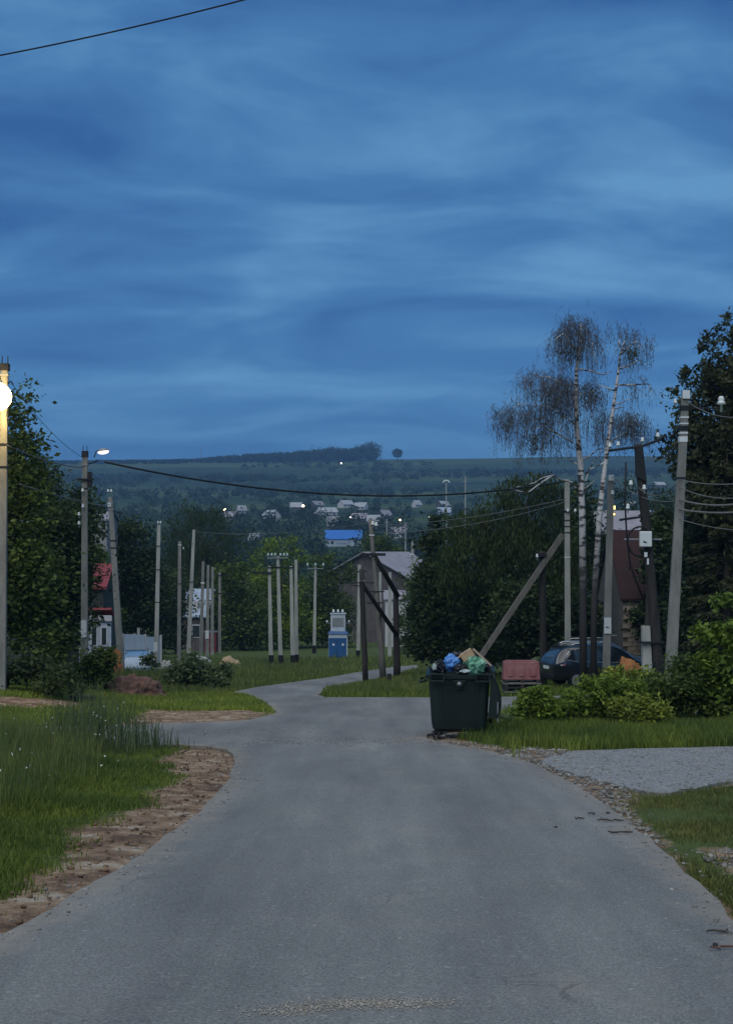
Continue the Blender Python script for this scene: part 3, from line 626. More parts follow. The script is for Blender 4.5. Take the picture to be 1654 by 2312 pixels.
MB().box((-0.62, -0.36, f_ - 0.52), (0.10, 0.05, 0.16)).build('tag_plate', 'porcelain', o); MB().box((-0.55, -0.36, f_ - 0.75), (0.06, 0.05, 0.2)).build('tag_plate', 'porcelain', o)
MB().tube([d * 0.985 + Vector((-1.05, -0.15, -0.1)), d * 0.985 + Vector((0.1, -0.15, 0.05)), d * 0.985 + Vector((0.75, -0.15, 0.3))], 0.045, 6).build('crossarm', 'metal_dark', o)
for sx, sz in ((-1.0, 0.02), (-0.72, 0.06), (0.1, 0.2), (0.62, 0.36)): insulator(d * 0.985 + Vector((sx, -0.15, sz)), o, s=1.2)
MB().hexa([d + Vector(q) for q in ((-.1, -.2, -1.1), (.25, -.2, -1.3), (.25, 0, -1.3), (-.1, 0, -1.1), (-.12, -.2, -0.1), (.12, -.2, -0.1), (.12, 0, -0.1), (-.12, 0, -0.1))]).build('fuse_box', 'metal_dark', o)
for sx, sz in ((-0.3, -1.4), (0.15, -1.55), (-0.4, -2.2)): insulator(d + Vector((sx, -0.25, sz)), o, s=1.3)
MB().tube([d * 0.70 + Vector((-0.9, -0.1, 0.0)), d * 0.70 + Vector((0.2, -0.1, 0.15))], 0.04, 6).build('crossarm', 'metal_dark', o)
# back pole and the strut
o, b, t = pole(1281, 55, (1279, 1082), 'concrete pole between the weeping tree and the birch trunk', 0.27, 0.22, 'concrete_pale'); d = t - b; bR5, tR5 = b, t
for f_ in (0.84, 0.80, 0.77, 0.74): band(o, b, t, f_, 0.25, 'metal_dark', 0.05)
for sx, sz in ((0.02, -1.45), (0.35, -1.45)): insulator(d + Vector((sx, -0.15, sz)), o, s=1.1)
band(o, b, t, 0.62, 0.26, 'porcelain', 0.05)
crossarm(o, d * 0.845 + Vector((0.05, 0, 0)), 0.9, th=0.05)
o, b, t = pole(1226, 52, (1223, 1245), 'dark post propped by a long diagonal strut behind the waste container', 0.30, 0.26, 'wood_dark', None, True); d = t - b
MB().hexa([Vector(q) for q in ((-3.72, -0.33, -0.1), (-3.45, -0.33, -0.1), (-3.45, -0.12, -0.1), (-3.72, -0.12, -0.1), (0.68, -0.33, 6.45), (0.90, -0.33, 6.35), (0.90, -0.12, 6.35), (0.68, -0.12, 6.45))]).build('strut', 'wood_grey', o, bevel=0.015)
MB().box(d + Vector((-0.05, -0.22, -0.15)), (0.36, 0.34, 0.14)).build('band', 'metal_dark', o); insulator(d + Vector((-0.25, -0.35, -0.25)), o, s=1.2)

# ------------------------------------------------------------------ overhead cables
def cable(a, b, sag, r, label, m='cable', n=24):
    a = Vector(a); b = Vector(b); c = a.lerp(b, 0.5)
    path = [a.lerp(b, i/n) - Vector((0, 0, sag * 4 * (i/n) * (1 - i/n))) - c for i in range(n + 1)]
    o = MB().tube(path, r, 6).build('overhead_cable', m, None, smooth=True); o.location = c; return tag(o, label, 'cable')
cable(W(236, 1043, 44.8), W(1279, 1086, 54.8), 0.92, 0.035, 'thick dark cable sagging across the road in front of the hill')
cable(W(1277, 1126, 54.8), W(842, 1186, 62), 0.25, 0.014, 'upper thin wire from the back pole down to the tall wooden pole', 'cable_grey')
cable(W(1277, 1133, 54.8), W(838, 1203, 62), 0.35, 0.014, 'lower thin wire from the back pole down to the tall wooden pole', 'cable_grey')
cable(W(438, 1200, 84), W(836, 1180, 62), 0.35, 0.014, 'thin wire from the right-leaning pole across to the tall wooden pole', 'cable_grey')
cable(W(-330, 180, 11), W(1000, -130, 9.5), 0.10, 0.007, 'lone dark cable crossing the cloudy sky high overhead')
cable(W(16, 1005, 34.9), W(188, 1056, 44.8), 0.12, 0.020, 'wire from the glowing-lamp pole to the short lamp arm pole', 'cable_grey')
cable(W(45, 1093, 36), W(186, 1131, 44.8), 0.05, 0.020, 'lower pale twisted wire reaching the short lamp arm pole', 'cable_grey')
cable(W(192, 1132, 44.8), W(250, 1138, 55.8), 0.1, 0.016, 'short wire from the lamp arm pole to the leaning pole', 'cable_grey')
cable(W(11, 842, 35), W(192, 1036, 45), 0.3, 0.008, 'fine wire between the tops of the two lamp poles', 'cable')
k = 0
for y1, px2, y2, sg, r_ in ((1083, 1800, 1060, 0.25, 0.015), (1100, 1800, 1075, 0.45, 0.015), (1128, 1800, 1090, 0.35, 0.028), (1150, 1800, 1130, 0.2, 0.028), (1172, 1800, 1190, 0.2, 0.012)):
    lab = ['topmost thin wire running from the white-capped pole past the spruce', 'second thin wire sagging from the white-capped pole past the spruce', 'upper thick cable sagging from the white-capped pole past the spruce', 'lower thick cable from the white-capped pole past the spruce', 'lowest fine wire from the white-capped pole past the spruce'][k]; k += 1
    cable(W(1533, y1, 35.85), W(px2, y2, 33), sg, r_, lab, 'cable_grey')
cable(W(1382, 1075, 47.9), W(1534, 1130, 35.9), 0.35, 0.016, 'wire from the notice pole sagging to the white-capped pole', 'cable_grey')
cable(W(1455, 1022, 41.8), W(1536, 985, 35.9), 0.45, 0.014, 'wire from the black equipment pole up to the white-capped pole', 'cable_grey')
cable(W(1440, 1100, 41.8), W(1534, 1085, 35.9), 0.35, 0.014, 'lower slack wire from the black equipment pole to the white-capped pole', 'cable_grey')
cable(W(1548, 905, 35.9), W(1800, 880, 33), 0.6, 0.012, 'wire from the cap of the white-capped pole across the spruce', 'cable_grey')

# ------------------------------------------------------------------ transformer kiosk
mat('kiosk_blue', (0.022, 0.10, 0.27), 0.5, col2=(0.016, 0.075, 0.21), scale=2, spec=0.4)
mat('kiosk_white', (0.50, 0.55, 0.60), 0.5, col2=(0.40, 0.45, 0.50), scale=3)
kb = GY(763, 104); sc_ = 26.9
o = thing('transformer_kiosk', kb, 'blue and white transformer kiosk with insulators on top beside the road', 'transformer kiosk')
MB().box((0, 0, 0.95), (1.55, 1.4, 2.1)).build('cabinet', 'kiosk_blue', o, bevel=0.02)
for sx in (-0.42, 0.36):
    dd_ = MB().box((sx, -0.72, 0.92), (0.70, 0.04, 1.55)).build('door', 'kiosk_blue', o, bevel=0.01)
    MB().box((sx + 0.05, -0.748, 1.15), (0.16, 0.01, 0.18)).build('warning_plate', 'porcelain', dd_)
MB().box((0, -0.71, 1.85), (1.57, 0.03, 0.30)).build('fascia', 'kiosk_white', o); MB().box((0.76, -0.71, 0.9), (0.09, 0.035, 1.6)).build('trim', 'kiosk_white', o); MB().box((-0.76, -0.71, 0.9), (0.06, 0.035, 1.6)).build('trim', 'kiosk_white', o)
MB().hexa([(-.86, -.8, 2.02), (.86, -.8, 2.02), (.86, .8, 2.02), (-.86, .8, 2.02), (-.74, -.7, 2.22), (.74, -.7, 2.22), (.74, .7, 2.22), (-.74, .7, 2.22)]).build('roof', 'kiosk_blue', o)
tw = MB().box((0, 0, 2.95), (1.22, 1.0, 1.45)).build('tower', 'kiosk_white', o, bevel=0.02)
MB().box((0, -0.515, 3.0), (0.95, 0.03, 0.75)).build('panel', 'metal_grey', tw); MB().box((0, 0, 3.70), (1.34, 1.12, 0.06)).build('tower_roof', 'kiosk_white', tw)
for sx in (-0.38, 0, 0.38): insulator((sx, -0.2, 3.82), o, s=1.9)
for s_ in (-1, 1):
    MB().tube([(s_ * 0.6, -0.3, 2.85), (s_ * 0.95, -0.3, 2.95)], 0.03, 6).build('bracket', 'metal_grey', o); insulator((s_ * 0.92, -0.3, 2.98), o, s=1.4)
MB().tube([(0.75, -0.5, 1.92), (1.25, -0.5, 1.9), (1.28, -0.5, 2.4)], 0.035, 6).build('pipe', 'metal_grey', o)

# ------------------------------------------------------------------ buildings
mat('roof_red', (0.27, 0.055, 0.062), 0.7, col2=(0.20, 0.04, 0.045), scale=3)
mat('roof_grey', (0.30, 0.28, 0.31), 0.7, col2=(0.23, 0.215, 0.235), scale=1.2)
mat('roof_white', (0.40, 0.41, 0.42), 0.6, col2=(0.29, 0.30, 0.31), scale=0.5)
mat('roof_blue', (0.04, 0.16, 0.50), 0.5, col2=(0.035, 0.14, 0.42), scale=0.3)
mat('roof_paleblue', (0.36, 0.42, 0.50), 0.5, col2=(0.25, 0.30, 0.38), scale=1.5)
mat('wall_white', (0.56, 0.54, 0.55), 0.85, col2=(0.46, 0.44, 0.45), scale=2)
mat('wall_plaster', (0.34, 0.32, 0.33), 0.9, col2=(0.22, 0.21, 0.21), scale=1.2)
mat('wall_brown', (0.125, 0.108, 0.105), 0.9, col2=(0.085, 0.073, 0.072), scale=1.5)
mat('wall_dark', (0.06, 0.072, 0.066), 0.9, col2=(0.045, 0.055, 0.05), scale=2)
mat('wall_blue', (0.40, 0.46, 0.52), 0.8, var=0.2)
mat('roof_rust', (0.040, 0.017, 0.016), 0.85, col2=(0.028, 0.012, 0.012), scale=2)
mat('pane', (0.03, 0.04, 0.05), 0.15, var=0.2, spec=0.6)
mat('brick_pale', (0.40, 0.34, 0.27), 0.9, col2=(0.28, 0.23, 0.18), scale=2)
mat('mortar', (0.16, 0.145, 0.125), 0.95, var=0.25)
def house(name, loc, label, w_, d_, hw, hr, roofm, wallm, rz=0, over=0.35, win=2, chim=False, sink=0.4, group=None, ridge='x', winm='pane'):
    o = thing(name, loc, label, 'house', group, rz)
    MB().box((0, 0, (hw - sink) / 2), (w_, d_, hw + sink)).build('wall', wallm, o)
    if ridge == 'x':
        for sx in (-1, 1):
            gp = MB()
            x0, x1 = sx * (w_/2 - 0.15), sx * w_/2 - sx * 0.003
            gp.add([(x0, -d_/2, hw), (x0, d_/2, hw), (x0, 0, hw + hr), (x1, -d_/2, hw), (x1, d_/2, hw), (x1, 0, hw + hr)], [(0, 1, 2), (3, 5, 4), (0, 3, 4, 1), (1, 4, 5, 2), (2, 5, 3, 0)])
            gp.build('gable', wallm, o)
        rf = None
        for sy in (-1, 1):
            t_ = 0.12; ey = sy * (d_/2 + over); ez = hw - over * hr / (d_/2)
            r = MB().hexa([(-w_/2-over, ey, ez), (w_/2+over, ey, ez), (w_/2+over, sy*0.004, hw+hr), (-w_/2-over, sy*0.004, hw+hr), (-w_/2-over, ey, ez+t_), (w_/2+over, ey, ez+t_), (w_/2+over, sy*0.004, hw+hr+t_), (-w_/2-over, sy*0.004, hw+hr+t_)]).build('roof', roofm, o)
            rf = rf or r
    else:
        MB().add([(-w_/2, -d_/2, hw), (w_/2, -d_/2, hw), (0, -d_/2, hw+hr), (-w_/2, -d_/2+0.15, hw), (w_/2, -d_/2+0.15, hw), (0, -d_/2+0.15, hw+hr)], [(0, 1, 2), (3, 5, 4), (0, 3, 4, 1), (1, 4, 5, 2), (2, 5, 3, 0)]).build('gable', wallm, o)
        rf = None
        for sx in (-1, 1):
            t_ = 0.12; ex = sx * (w_/2 + over); ez = hw - over * hr / (w_/2)
            r = MB().hexa([(ex, -d_/2-over, ez), (ex, d_/2+over, ez), (sx*0.004, d_/2+over, hw+hr), (sx*0.004, -d_/2-over, hw+hr), (ex, -d_/2-over, ez+t_), (ex, d_/2+over, ez+t_), (sx*0.004, d_/2+over, hw+hr+t_), (sx*0.004, -d_/2-over, hw+hr+t_)]).build('roof', roofm, o)
            rf = rf or r
    for i in range(win):
        x = (i + 0.5) / win * w_ - w_/2
        f = MB().box((x, -d_/2 - 0.02, hw * 0.55), (min(1.1, w_ / win * 0.5), 0.06, 1.3)).build('window', 'wall_white', o)
        MB().box((x, -d_/2 - 0.055, hw * 0.55), (min(0.9, w_ / win * 0.42), 0.02, 1.1)).build('pane', winm, f)
    if chim: MB().box((w_*0.2, d_*0.12, hw + hr), (0.5, 0.5, 1.3)).build('chimney', 'brick_pale', rf)
    return o
# left: cottage with red roof, pale gable house, shed with a white roof edge
hp = GY(203, 66)
o = house('cottage', hp, 'cottage with red metal roof behind the leaning pole', 2.1, 5.0, 4.15, 1.1, 'roof_red', 'wall_dark', rz=R(4), win=0, winm='pane', over=0.2)
o.location.z = 1.7 + (1250 - 1500) / FPX * 66
MB().box((0.75, -3.0, 2.9), (1.7, 1.0, 0.12), rot=Matrix.Rotation(R(-24), 3, 'X')).build('porch_roof', 'roof_red', o)
MB().box((0.75, -3.35, 2.62), (1.7, 0.06, 0.30)).build('porch_fascia', 'wall_white', o)
MB().box((0.75, -3.2, 1.25), (1.6, 0.1, 2.3)).build('porch_wall', 'wall_blue', o)
for sx in (0.2, 0.7, 1.2): f = MB().box((sx, -3.27, 1.7), (0.36, 0.05, 1.0)).build('window', 'wall_white', o); MB().box((sx, -3.30, 1.7), (0.22, 0.03, 0.85)).build('pane', 'pane', f)
house('house', GY(236, 92), 'tall pale plastered house glimpsed behind the leaning pole', 1.2, 4.0, 10.6, 0.6, 'roof_grey', 'wall_plaster', win=0, over=0.15)
house('shed', GY(30, 62), 'dark timber shed with a white tin roof edge among the trees', 3.6, 3.0, 7.4, 0.35, 'roof_white', 'wall_dark', win=0, over=0.1)
# bluish roof behind the row of poles
o = house('house', GY(446, 124), 'low house with pale bluish roof behind the close row of poles', 3.4, 5.0, 3.7, 2.3, 'roof_paleblue', 'wall_brown', rz=R(-14), win=2, chim=False)
for sx in (-1.1, -0.2, 0.7): MB().box((sx, -2.0, 4.55), (0.45, 0.5, 0.9)).build('dormer', 'wall_white', o)
rs = thing('metal_shed', GY(476, 117), 'rusty red metal locker among the close row of poles', 'shed')
MB().box((0, 0, 0.95), (1.1, 0.9, 1.9)).build('body', 'roof_red', rs, bevel=0.02); MB().box((0, -0.46, 0.95), (0.8, 0.03, 1.6)).build('door', 'roof_red', rs); MB().box((0, 0, 1.95), (1.3, 1.1, 0.1)).build('roof', 'metal_grey', rs)
# barn with grey roof
o = house('barn', GY(872, 152), 'brown barn with broad pale grey roof beyond the dark poles', 12.5, 8.5, 8.0, 2.9, 'roof_grey', 'wall_brown', rz=R(0), over=0.6, win=0, ridge='y')
o.rotation_euler[2] = R(-36)
bw = house('house', GY(900, 135), 'white-walled outbuilding beside the brown barn', 3.0, 3.0, 5.2, 0.8, 'roof_grey', 'wall_white', win=1, over=0.2)
# right: rust-red roofed house with pale stone wall
hb = GY(1428, 64)
o = house('house', hb, 'house with dark rust-red roof and pale stone corner behind the notice pole', 2.4, 6.5, 4.25, 3.3, 'roof_rust', 'mortar', win=0, over=0.12, ridge='x')
nr, bw_, bh_ = 17, 0.42, 0.20
bm0 = None
for r_ in range(nr):
    for c_ in range(6):
        x = -1.2 + (c_ + 0.5 + 0.5 * (r_ % 2)) * (bw_ + 0.025); zz = 0.25 + r_ * (bh_ + 0.02)
        if x > 0.95: continue
        if bm0 is None:
            ob = MB().box((0, 0, 0), (bw_, 0.12, bh_)).build('stone', 'brick_pale', o, bevel=0.012); bm0 = ob.data
        else:
            ob = bpy.data.objects.new('stone', bm0); COL.objects.link(ob); ob.parent = o
        ob.location = (x, -3.25 - random.uniform(0, 0.025), zz); ob.rotation_euler = (0, random.uniform(-.02, .02), 0)
# lit windows seen through the birch
o = house('house', GY(1390, 120), 'dark house with two yellow lit windows behind the birch', 5, 5, 11.5, 2.0, 'roof_grey', 'wall_dark', win=0, over=0.3)
for px, py, w_, h_ in ((1385, 1146, 0.28, 0.34), (1385, 1161, 0.22, 0.20)):
    p = W(px, py, 117.4) - o.location; f = MB().box(p, (w_ + 0.12, 0.06, h_ + 0.12)).build('window', 'metal_dark', o); MB().box(p + Vector((0, -0.04, 0)), (w_, 0.03, h_)).build('pane', 'window_glow', f)
o = None
# metal fence on the left: panels and posts
mat('fence_pale', (0.42, 0.50, 0.60), 0.45, col2=(0.34, 0.42, 0.52), scale=0.8, spec=0.4)
fa = GY(276, 77); fo = thing('metal_fence', fa, 'pale blue-grey sheet metal fence with gate beside the cottage', 'fence')
s77 = FPX / 77
fz = CAMZ + (Y0 - 1478) / s77 - fa.z
for i, (x0, x1, y0, y1) in enumerate(((280, 304, 1432, 1475), (304, 327, 1433, 1475), (328, 350, 1438, 1472), (350, 362, 1436, 1472))):
    mb = MB(); a0 = (x0 - 276) / s77; a1 = (x1 - 276) / s77; zt = CAMZ + (Y0 - y0) / s77 - fa.z; n = 6
    vs = []; fs = []
    for k in range(n * 2 + 1):
        xx = a0 + 0.01 + (a1 - a0 - 0.02) * k / (n * 2); yy = 0.02 if k % 2 else -0.02; vs += [(xx, yy, -0.1), (xx, yy, zt)]
    for k in range(n * 2): fs.append((2*k, 2*k+2, 2*k+3, 2*k+1))
    p_ = mb.add(vs, fs).build('panel', 'fence_pale', fo); sm = p_.modifiers.new('thick', 'SOLIDIFY'); sm.thickness = 0.008
for x, yt in ((277, 1430), (304, 1431), (328, 1432), (363, 1434)):
    zt = CAMZ + (Y0 - yt) / s77 - fa.z; MB().box(((x - 276) / s77, 0.05, zt / 2 - 0.05), (0.10, 0.08, zt + 0.1)).build('post', 'wall_white', fo)
MB().box(((312 - 276) / s77, 0.12, (CAMZ + (Y0 - 1418) / s77 - fa.z) / 2), (0.16, 0.12, CAMZ + (Y0 - 1418) / s77 - fa.z)).build('post', 'concrete_pale', fo)

# village beyond the valley
VG = 'village houses across the valley'
vill = [ # px, base y, width m, roof, label
 (668, 1152, 8, 'roof_white', 'village house with white gable roof beside the brightest far lamp'), (612, 1172, 12, 'roof_white', 'long low white-roofed house left of the village trees'),
 (735, 1165, 11, 'roof_white', 'village house with broad white roof facing the valley'), (715, 1148, 9, 'roof_grey', 'small grey-roofed house high on the village slope'), (780, 1146, 10, 'roof_white', 'white-roofed village barn under the dark slope'),
 (815, 1152, 8, 'roof_white', 'narrow white-roofed house beside the village barn'), (812, 1180, 10, 'roof_grey', 'village house with rosy grey roof above the blue hall'), (842, 1185, 8, 'roof_white', 'small white house beside the distant pole'), (752, 1188, 7, 'roof_grey', 'little grey roof half hidden above the blue hall'),
 (868, 1172, 9, 'roof_grey', 'wide grey village house with plain wall'), (898, 1216, 9, 'roof_grey', 'grey shed roof lower down the village slope'), (940, 1146, 6, 'roof_white', 'tiny white hut at the upper edge of the village'), (1000, 1148, 9, 'roof_white', 'white-roofed house next to the weeping tree'), (1002, 1165, 8, 'roof_paleblue', 'pale blue roof beneath the white-roofed house by the weeping tree'),
 (575, 1232, 7, 'roof_white', 'pale house corner above the bright tree'), (520, 1176, 9, 'roof_grey', 'grey house at the dark end of the village'), (545, 1160, 7, 'roof_white', 'small pale house under the left far lamp'),
 (1420, 1150, 9, 'roof_white', 'pale house behind the black equipment pole'), (1488, 1100, 9, 'roof_white', 'white house between the equipment pole and the spruce'), (1470, 1172, 10, 'roof_paleblue', 'bluish house low between the two right poles'), (1440, 1120, 8, 'roof_white', 'small white house above the black equipment pole')]
for i, (px, py, w_, rm, lab) in enumerate(vill):
    b = G(px, py, 320); w2 = w_ * (0.62 + 0.22 * (b.y / 700)) * random.uniform(0.8, 1.2)
    o = house('village_house', b, lab, w2, w2 * 0.7, 2.0, 2.4, rm, 'wall_white' if i % 3 else 'wall_brown', rz=R(random.uniform(-55, 55)), win=3, group=VG, sink=2.0)
b = G(775, 1236, 320)
o = house('hall', b, 'long hall with bright blue roof above the kiosk', 12.5, 9, 3.0, 3.0, 'roof_blue', 'wall_blue', rz=R(4), win=3, sink=2.0)
MB().box((-0.6, -4.6, 1.7), (4.0, 0.1, 0.9)).build('signboard', 'roof_paleblue', o)
# far street lamps
k = 0
for px, py, gm, size, lab in ((507, 1150, 'far_glow', 9, 'orange far lamp left of the village'), (684, 1142, 'far_glow', 10, 'brightest orange far lamp above the village houses'), (770, 1046, 'far_glow_white', 6, 'white far lamp alone on the hillside'), (790, 1168, 'far_glow_white', 6, 'small white far lamp above the blue hall'), (903, 1174, 'far_glow', 7, 'orange far lamp near the grey village house'), (968, 1168, 'far_glow_white', 5, 'small white far lamp beside the weeping tree'), (540, 1163, 'far_glow_white', 4, 'faint white far lamp under the orange one'), (1399, 1115, 'far_glow', 8, 'orange far lamp behind the birch trunks')):
    b = G(px, py + 14, 320); hgt_ = W(px, py, b.y).z - b.z; s_ = size / FPX * b.y * 0.5
    o = thing('far_street_lamp', b, lab, 'street lamp', 'lit lamps of the far village')
    MB().tube([(0, 0, -0.5), (0, 0, hgt_)], 0.12, 6).build('post', 'metal_grey', o); MB().lathe((0, 0, hgt_), [(0.1 * s_, 0.5 * s_), (0.5 * s_, 0.35 * s_), (0.6 * s_, 0), (0.5 * s_, -0.35 * s_), (0.1 * s_, -0.5 * s_)], 10).build('lamp_head', gm, o, smooth=True)
for px, y0, yb, lab in ((453, 1008, 1040, 'thin mast on the left of the ridge'), (704, 998, 1036, 'thin mast behind the ridge forest'), (861, 990, 1036, 'thin mast between forest and lone tree')):
    b = GY(px, 1690); o = thing('radio_mast', b, lab, 'mast'); h_ = W(px, y0, 1690).z - b.z
    MB().tube([(0, 0, -1), (0, 0, h_)], [0.5, 0.25], 6).build('shaft', 'metal_grey', o); MB().box((0, 0, h_ * 0.8), (2.0, 0.3, 0.3)).build('crossarm', 'metal_grey', o)
for px, y0, yy, lab in ((1007, 1090, 300, 'far lattice light mast with round head by the weeping tree'), (1050, 1075, 330, 'far slim mast by the weeping tree'), (873, 1172, 330, 'far pole in front of the grey village house'), (915, 1180, 340, 'far pole near the orange village lamp')):
    b = GY(px, yy); o = thing('far_pole', b, lab, 'pole'); h_ = W(px, y0, yy).z - b.z
    MB().tube([(0, 0, -1), (0, 0, h_)], [0.25, 0.15], 6).build('shaft', 'concrete_pale', o)
    if px == 1007:
        MB().tube([(0.75 * math.cos(a_), 0, h_ + 0.55 * math.sin(a_)) for a_ in np.linspace(0, math.pi, 9)], 0.16, 6).build('head', 'porcelain', o)
    else: MB().box((0, 0, h_ * 0.95), (1.4, 0.2, 0.2)).build('crossarm', 'metal_grey', o)

# ------------------------------------------------------------------ trees
def ball(n):
    d = unit(RNG.normal(size=(n, 3))); return d
def limb_paths(trunk_top, targets, r0):
    out = []
    for t_ in targets:
        a = Vector(trunk_top[RNG.integers(len(trunk_top))]); t_ = Vector(t_); m_ = a.lerp(t_, 0.5) + Vector((0, 0, -0.12 * (t_ - a).length)) ; out.append(([a, m_, t_], [r0, r0 * 0.6, r0 * 0.2]))
    return out
def tree(name, px, Y, label, blobs, m, n=14000, ls=0.16, clump=0.16, nclump=60, trunk_r=0.18, droop=0.0, cat='tree', group=None, by=None, limbs=10, flat_=0.75, weep=0.0, hollow=0.5):
    """blobs: (px, py, rx px, rz px, depth offset m) of the crown at distance Y"""
    b = GY(px, Y) if by is None else G(px, by); Y = b.y; o = thing(name, b, label, cat, group)
    cen = []; siz = []; ar = np.array([r[2] * r[3] for r in blobs], float); ar /= ar.sum()
    for (bx, by_, rx, rz, dyy), f_ in zip(blobs, ar):
        c = np.array(W(bx, by_, Y + dyy) - b); s = (Y + dyy) / FPX; r3 = np.array([rx * s, rx * s * 0.9, rz * s]); k = max(3, int(nclump * f_))
        d = ball(k) * (RNG.uniform(hollow, 1.0, k)**0.7)[:, None] * r3 * (1 - clump * 0.8); cen.append(c + d); siz.append(np.full(k, (rx * s + rz * s) / 2 * clump) * RNG.uniform(0.6, 1.5, k))
    cen = np.concatenate(cen); siz = np.concatenate(siz); pr = siz**2 / (siz**2).sum(); wh = RNG.choice(len(cen), n, p=pr)
    off = RNG.normal(size=(n, 3)) * siz[wh][:, None] * np.array([1, 1, flat_])
    C = cen[wh] + off; D = RNG.normal(size=(n, 3)) * np.array([1, 1, 0.55]); D[:, 2] -= droop
    if weep:
        C[:, 2] -= RNG.exponential(1, n) * siz[wh] * weep; D = RNG.normal(size=(n, 3)) * 0.3; D[:, 2] -= 1
    C[:, 2] = np.maximum(C[:, 2], 0.03)
    L = ls * (0.45 + RNG.uniform(0, 1, n)**1.6 * 1.35)
    cards('crown', C, D, L, L * (0.25 if weep else 0.55), m, o)
    top = cen[np.argmax(cen[:, 2])]; mid = cen.mean(0); tt = [Vector((0, 0, -0.1)), Vector((mid[0] * 0.25, mid[1] * 0.25, mid[2] * 0.4)), Vector((mid[0] * 0.8, mid[1] * 0.8, mid[2])), Vector((top[0] * 0.7, top[1] * 0.7, top[2] * 0.92))]
    mb = MB().tube(tt, [trunk_r, trunk_r * 0.75, trunk_r * 0.5, trunk_r * 0.12], 8)
    pick = cen[RNG.choice(len(cen), min(limbs, len(cen)), replace=False)]
    for pth, rr in limb_paths(tt[1:3], pick, trunk_r * 0.35): mb.tube(pth, rr, 5)
    mb.build('trunk', 'bark', o, smooth=True); return o
def bush(px, by, label, blobs, m, n, ls, group=None, nclump=30, name='shrub', clump=0.24, droop=0.0):
    return tree(name, px, 0, label, blobs, m, n, ls, clump, nclump, 0.03, droop, 'shrub', group, by=by, limbs=12, hollow=0.25)
# left group
tree('leafy_tree', -10, 39, 'leafy tree lit by the glowing street lamp', [(72, 895, 34, 42, 0), (60, 960, 40, 60, 0), (30, 1040, 70, 90, 0), (-40, 960, 90, 130, 0), (40, 1130, 80, 90, 0), (100, 985, 28, 16, -0.3), (45, 1330, 90, 120, 0), (85, 1450, 80, 70, 0), (-60, 1250, 110, 200, 0)], 'leaf_mid', 46000, 0.145, 0.24, 190, 0.22)
tree('dense_tree', 130, 50, 'dense dark tree behind the lamp arm pole', [(130, 1250, 85, 110, 0), (170, 1180, 50, 60, 0), (100, 1330, 100, 90, 0), (150, 1400, 70, 80, 0), (60, 1230, 60, 80, 0), (150, 1330, 45, 70, 0)], 'leaf_dark', 32000, 0.15, 0.22, 150, 0.25)
tree('dense_tree', 236, 72, 'small bushy tree over the red cottage roof', [(232, 1268, 26, 22, 0), (205, 1255, 30, 24, 0), (226, 1345, 24, 20, -4), (200, 1350, 30, 26, -4), (262, 1400, 14, 30, 0)], 'leaf_mid', 6000, 0.15, 0.26, 44, 0.12)
tree('dense_tree', 60, 75, 'far dark tree above the white-edged shed', [(90, 1080, 70, 60, 0), (40, 1130, 80, 80, 0), (150, 1130, 60, 60, 0), (190, 1180, 50, 70, 0), (100, 1220, 90, 90, 0)], 'leaf_dark', 16000, 0.24, 0.22, 110, 0.3)
tree('dense_tree', 310, 95, 'round dark tree behind the pale metal fence', [(300, 1240, 60, 60, 0), (320, 1310, 60, 70, 0), (290, 1390, 40, 60, 0), (350, 1380, 50, 70, 0), (290, 1190, 40, 35, 0)], 'leaf_dark', 18000, 0.24, 0.22, 110, 0.3)
tree('willow_tree', 440, 134, 'tall shaggy willow behind the right-leaning pole', [(420, 1165, 55, 40, 0), (470, 1180, 60, 45, 0), (500, 1230, 60, 50, 0), (390, 1220, 40, 60, 0), (440, 1270, 80, 70, 0), (510, 1300, 60, 70, 0), (560, 1215, 30, 30, 0)], 'leaf_dark', 22000, 0.30, 0.22, 130, 0.35, weep=0.8)
tree('dense_tree', 400, 112, 'low dark tree behind the straight concrete pole', [(385, 1350, 36, 70, 0), (395, 1410, 30, 60, 0), (370, 1420, 40, 50, 0)], 'leaf_dark', 10000, 0.24, 0.24, 70, 0.25)
tree('broad_tree', 545, 122, 'broad green tree behind the tarred-foot poles', [(540, 1320, 60, 60, 0), (560, 1400, 70, 70, 0), (520, 1400, 50, 70, 0), (520, 1300, 30, 40, -1)], 'leaf_mid', 16000, 0.26, 0.2, 110, 0.3)
tree('broad_tree', 635, 128, 'bright green-topped tree above the glass insulator crossarm', [(640, 1235, 50, 28, 0), (600, 1260, 40, 34, 0), (670, 1265, 40, 34, 0), (625, 1320, 65, 60, 0), (640, 1410, 75, 70, 0)], 'leaf_bright', 20000, 0.24, 0.2, 130, 0.3)
tree('broad_tree', 745, 132, 'rounded green tree behind the transformer kiosk', [(735, 1270, 42, 32, 0), (770, 1310, 36, 50, 0), (720, 1330, 50, 60, 0), (750, 1400, 60, 70, 0), (700, 1400, 50, 70, 0)], 'leaf_mid', 18000, 0.24, 0.2, 120, 0.3)
tree('broad_tree', 850, 175, 'small dark tree above the barn ridge', [(850, 1228, 42, 24, 0), (880, 1250, 40, 26, 0), (830, 1260, 30, 30, 0)], 'leaf_mid', 8000, 0.28, 0.22, 60, 0.25)
tree('broad_tree', 985, 112, 'grey-green bushy tree beside the barn', [(930, 1380, 32, 60, 0), (955, 1330, 40, 60, 0), (930, 1455, 40, 45, 0)], 'leaf_mid', 9000, 0.22, 0.22, 70, 0.2)
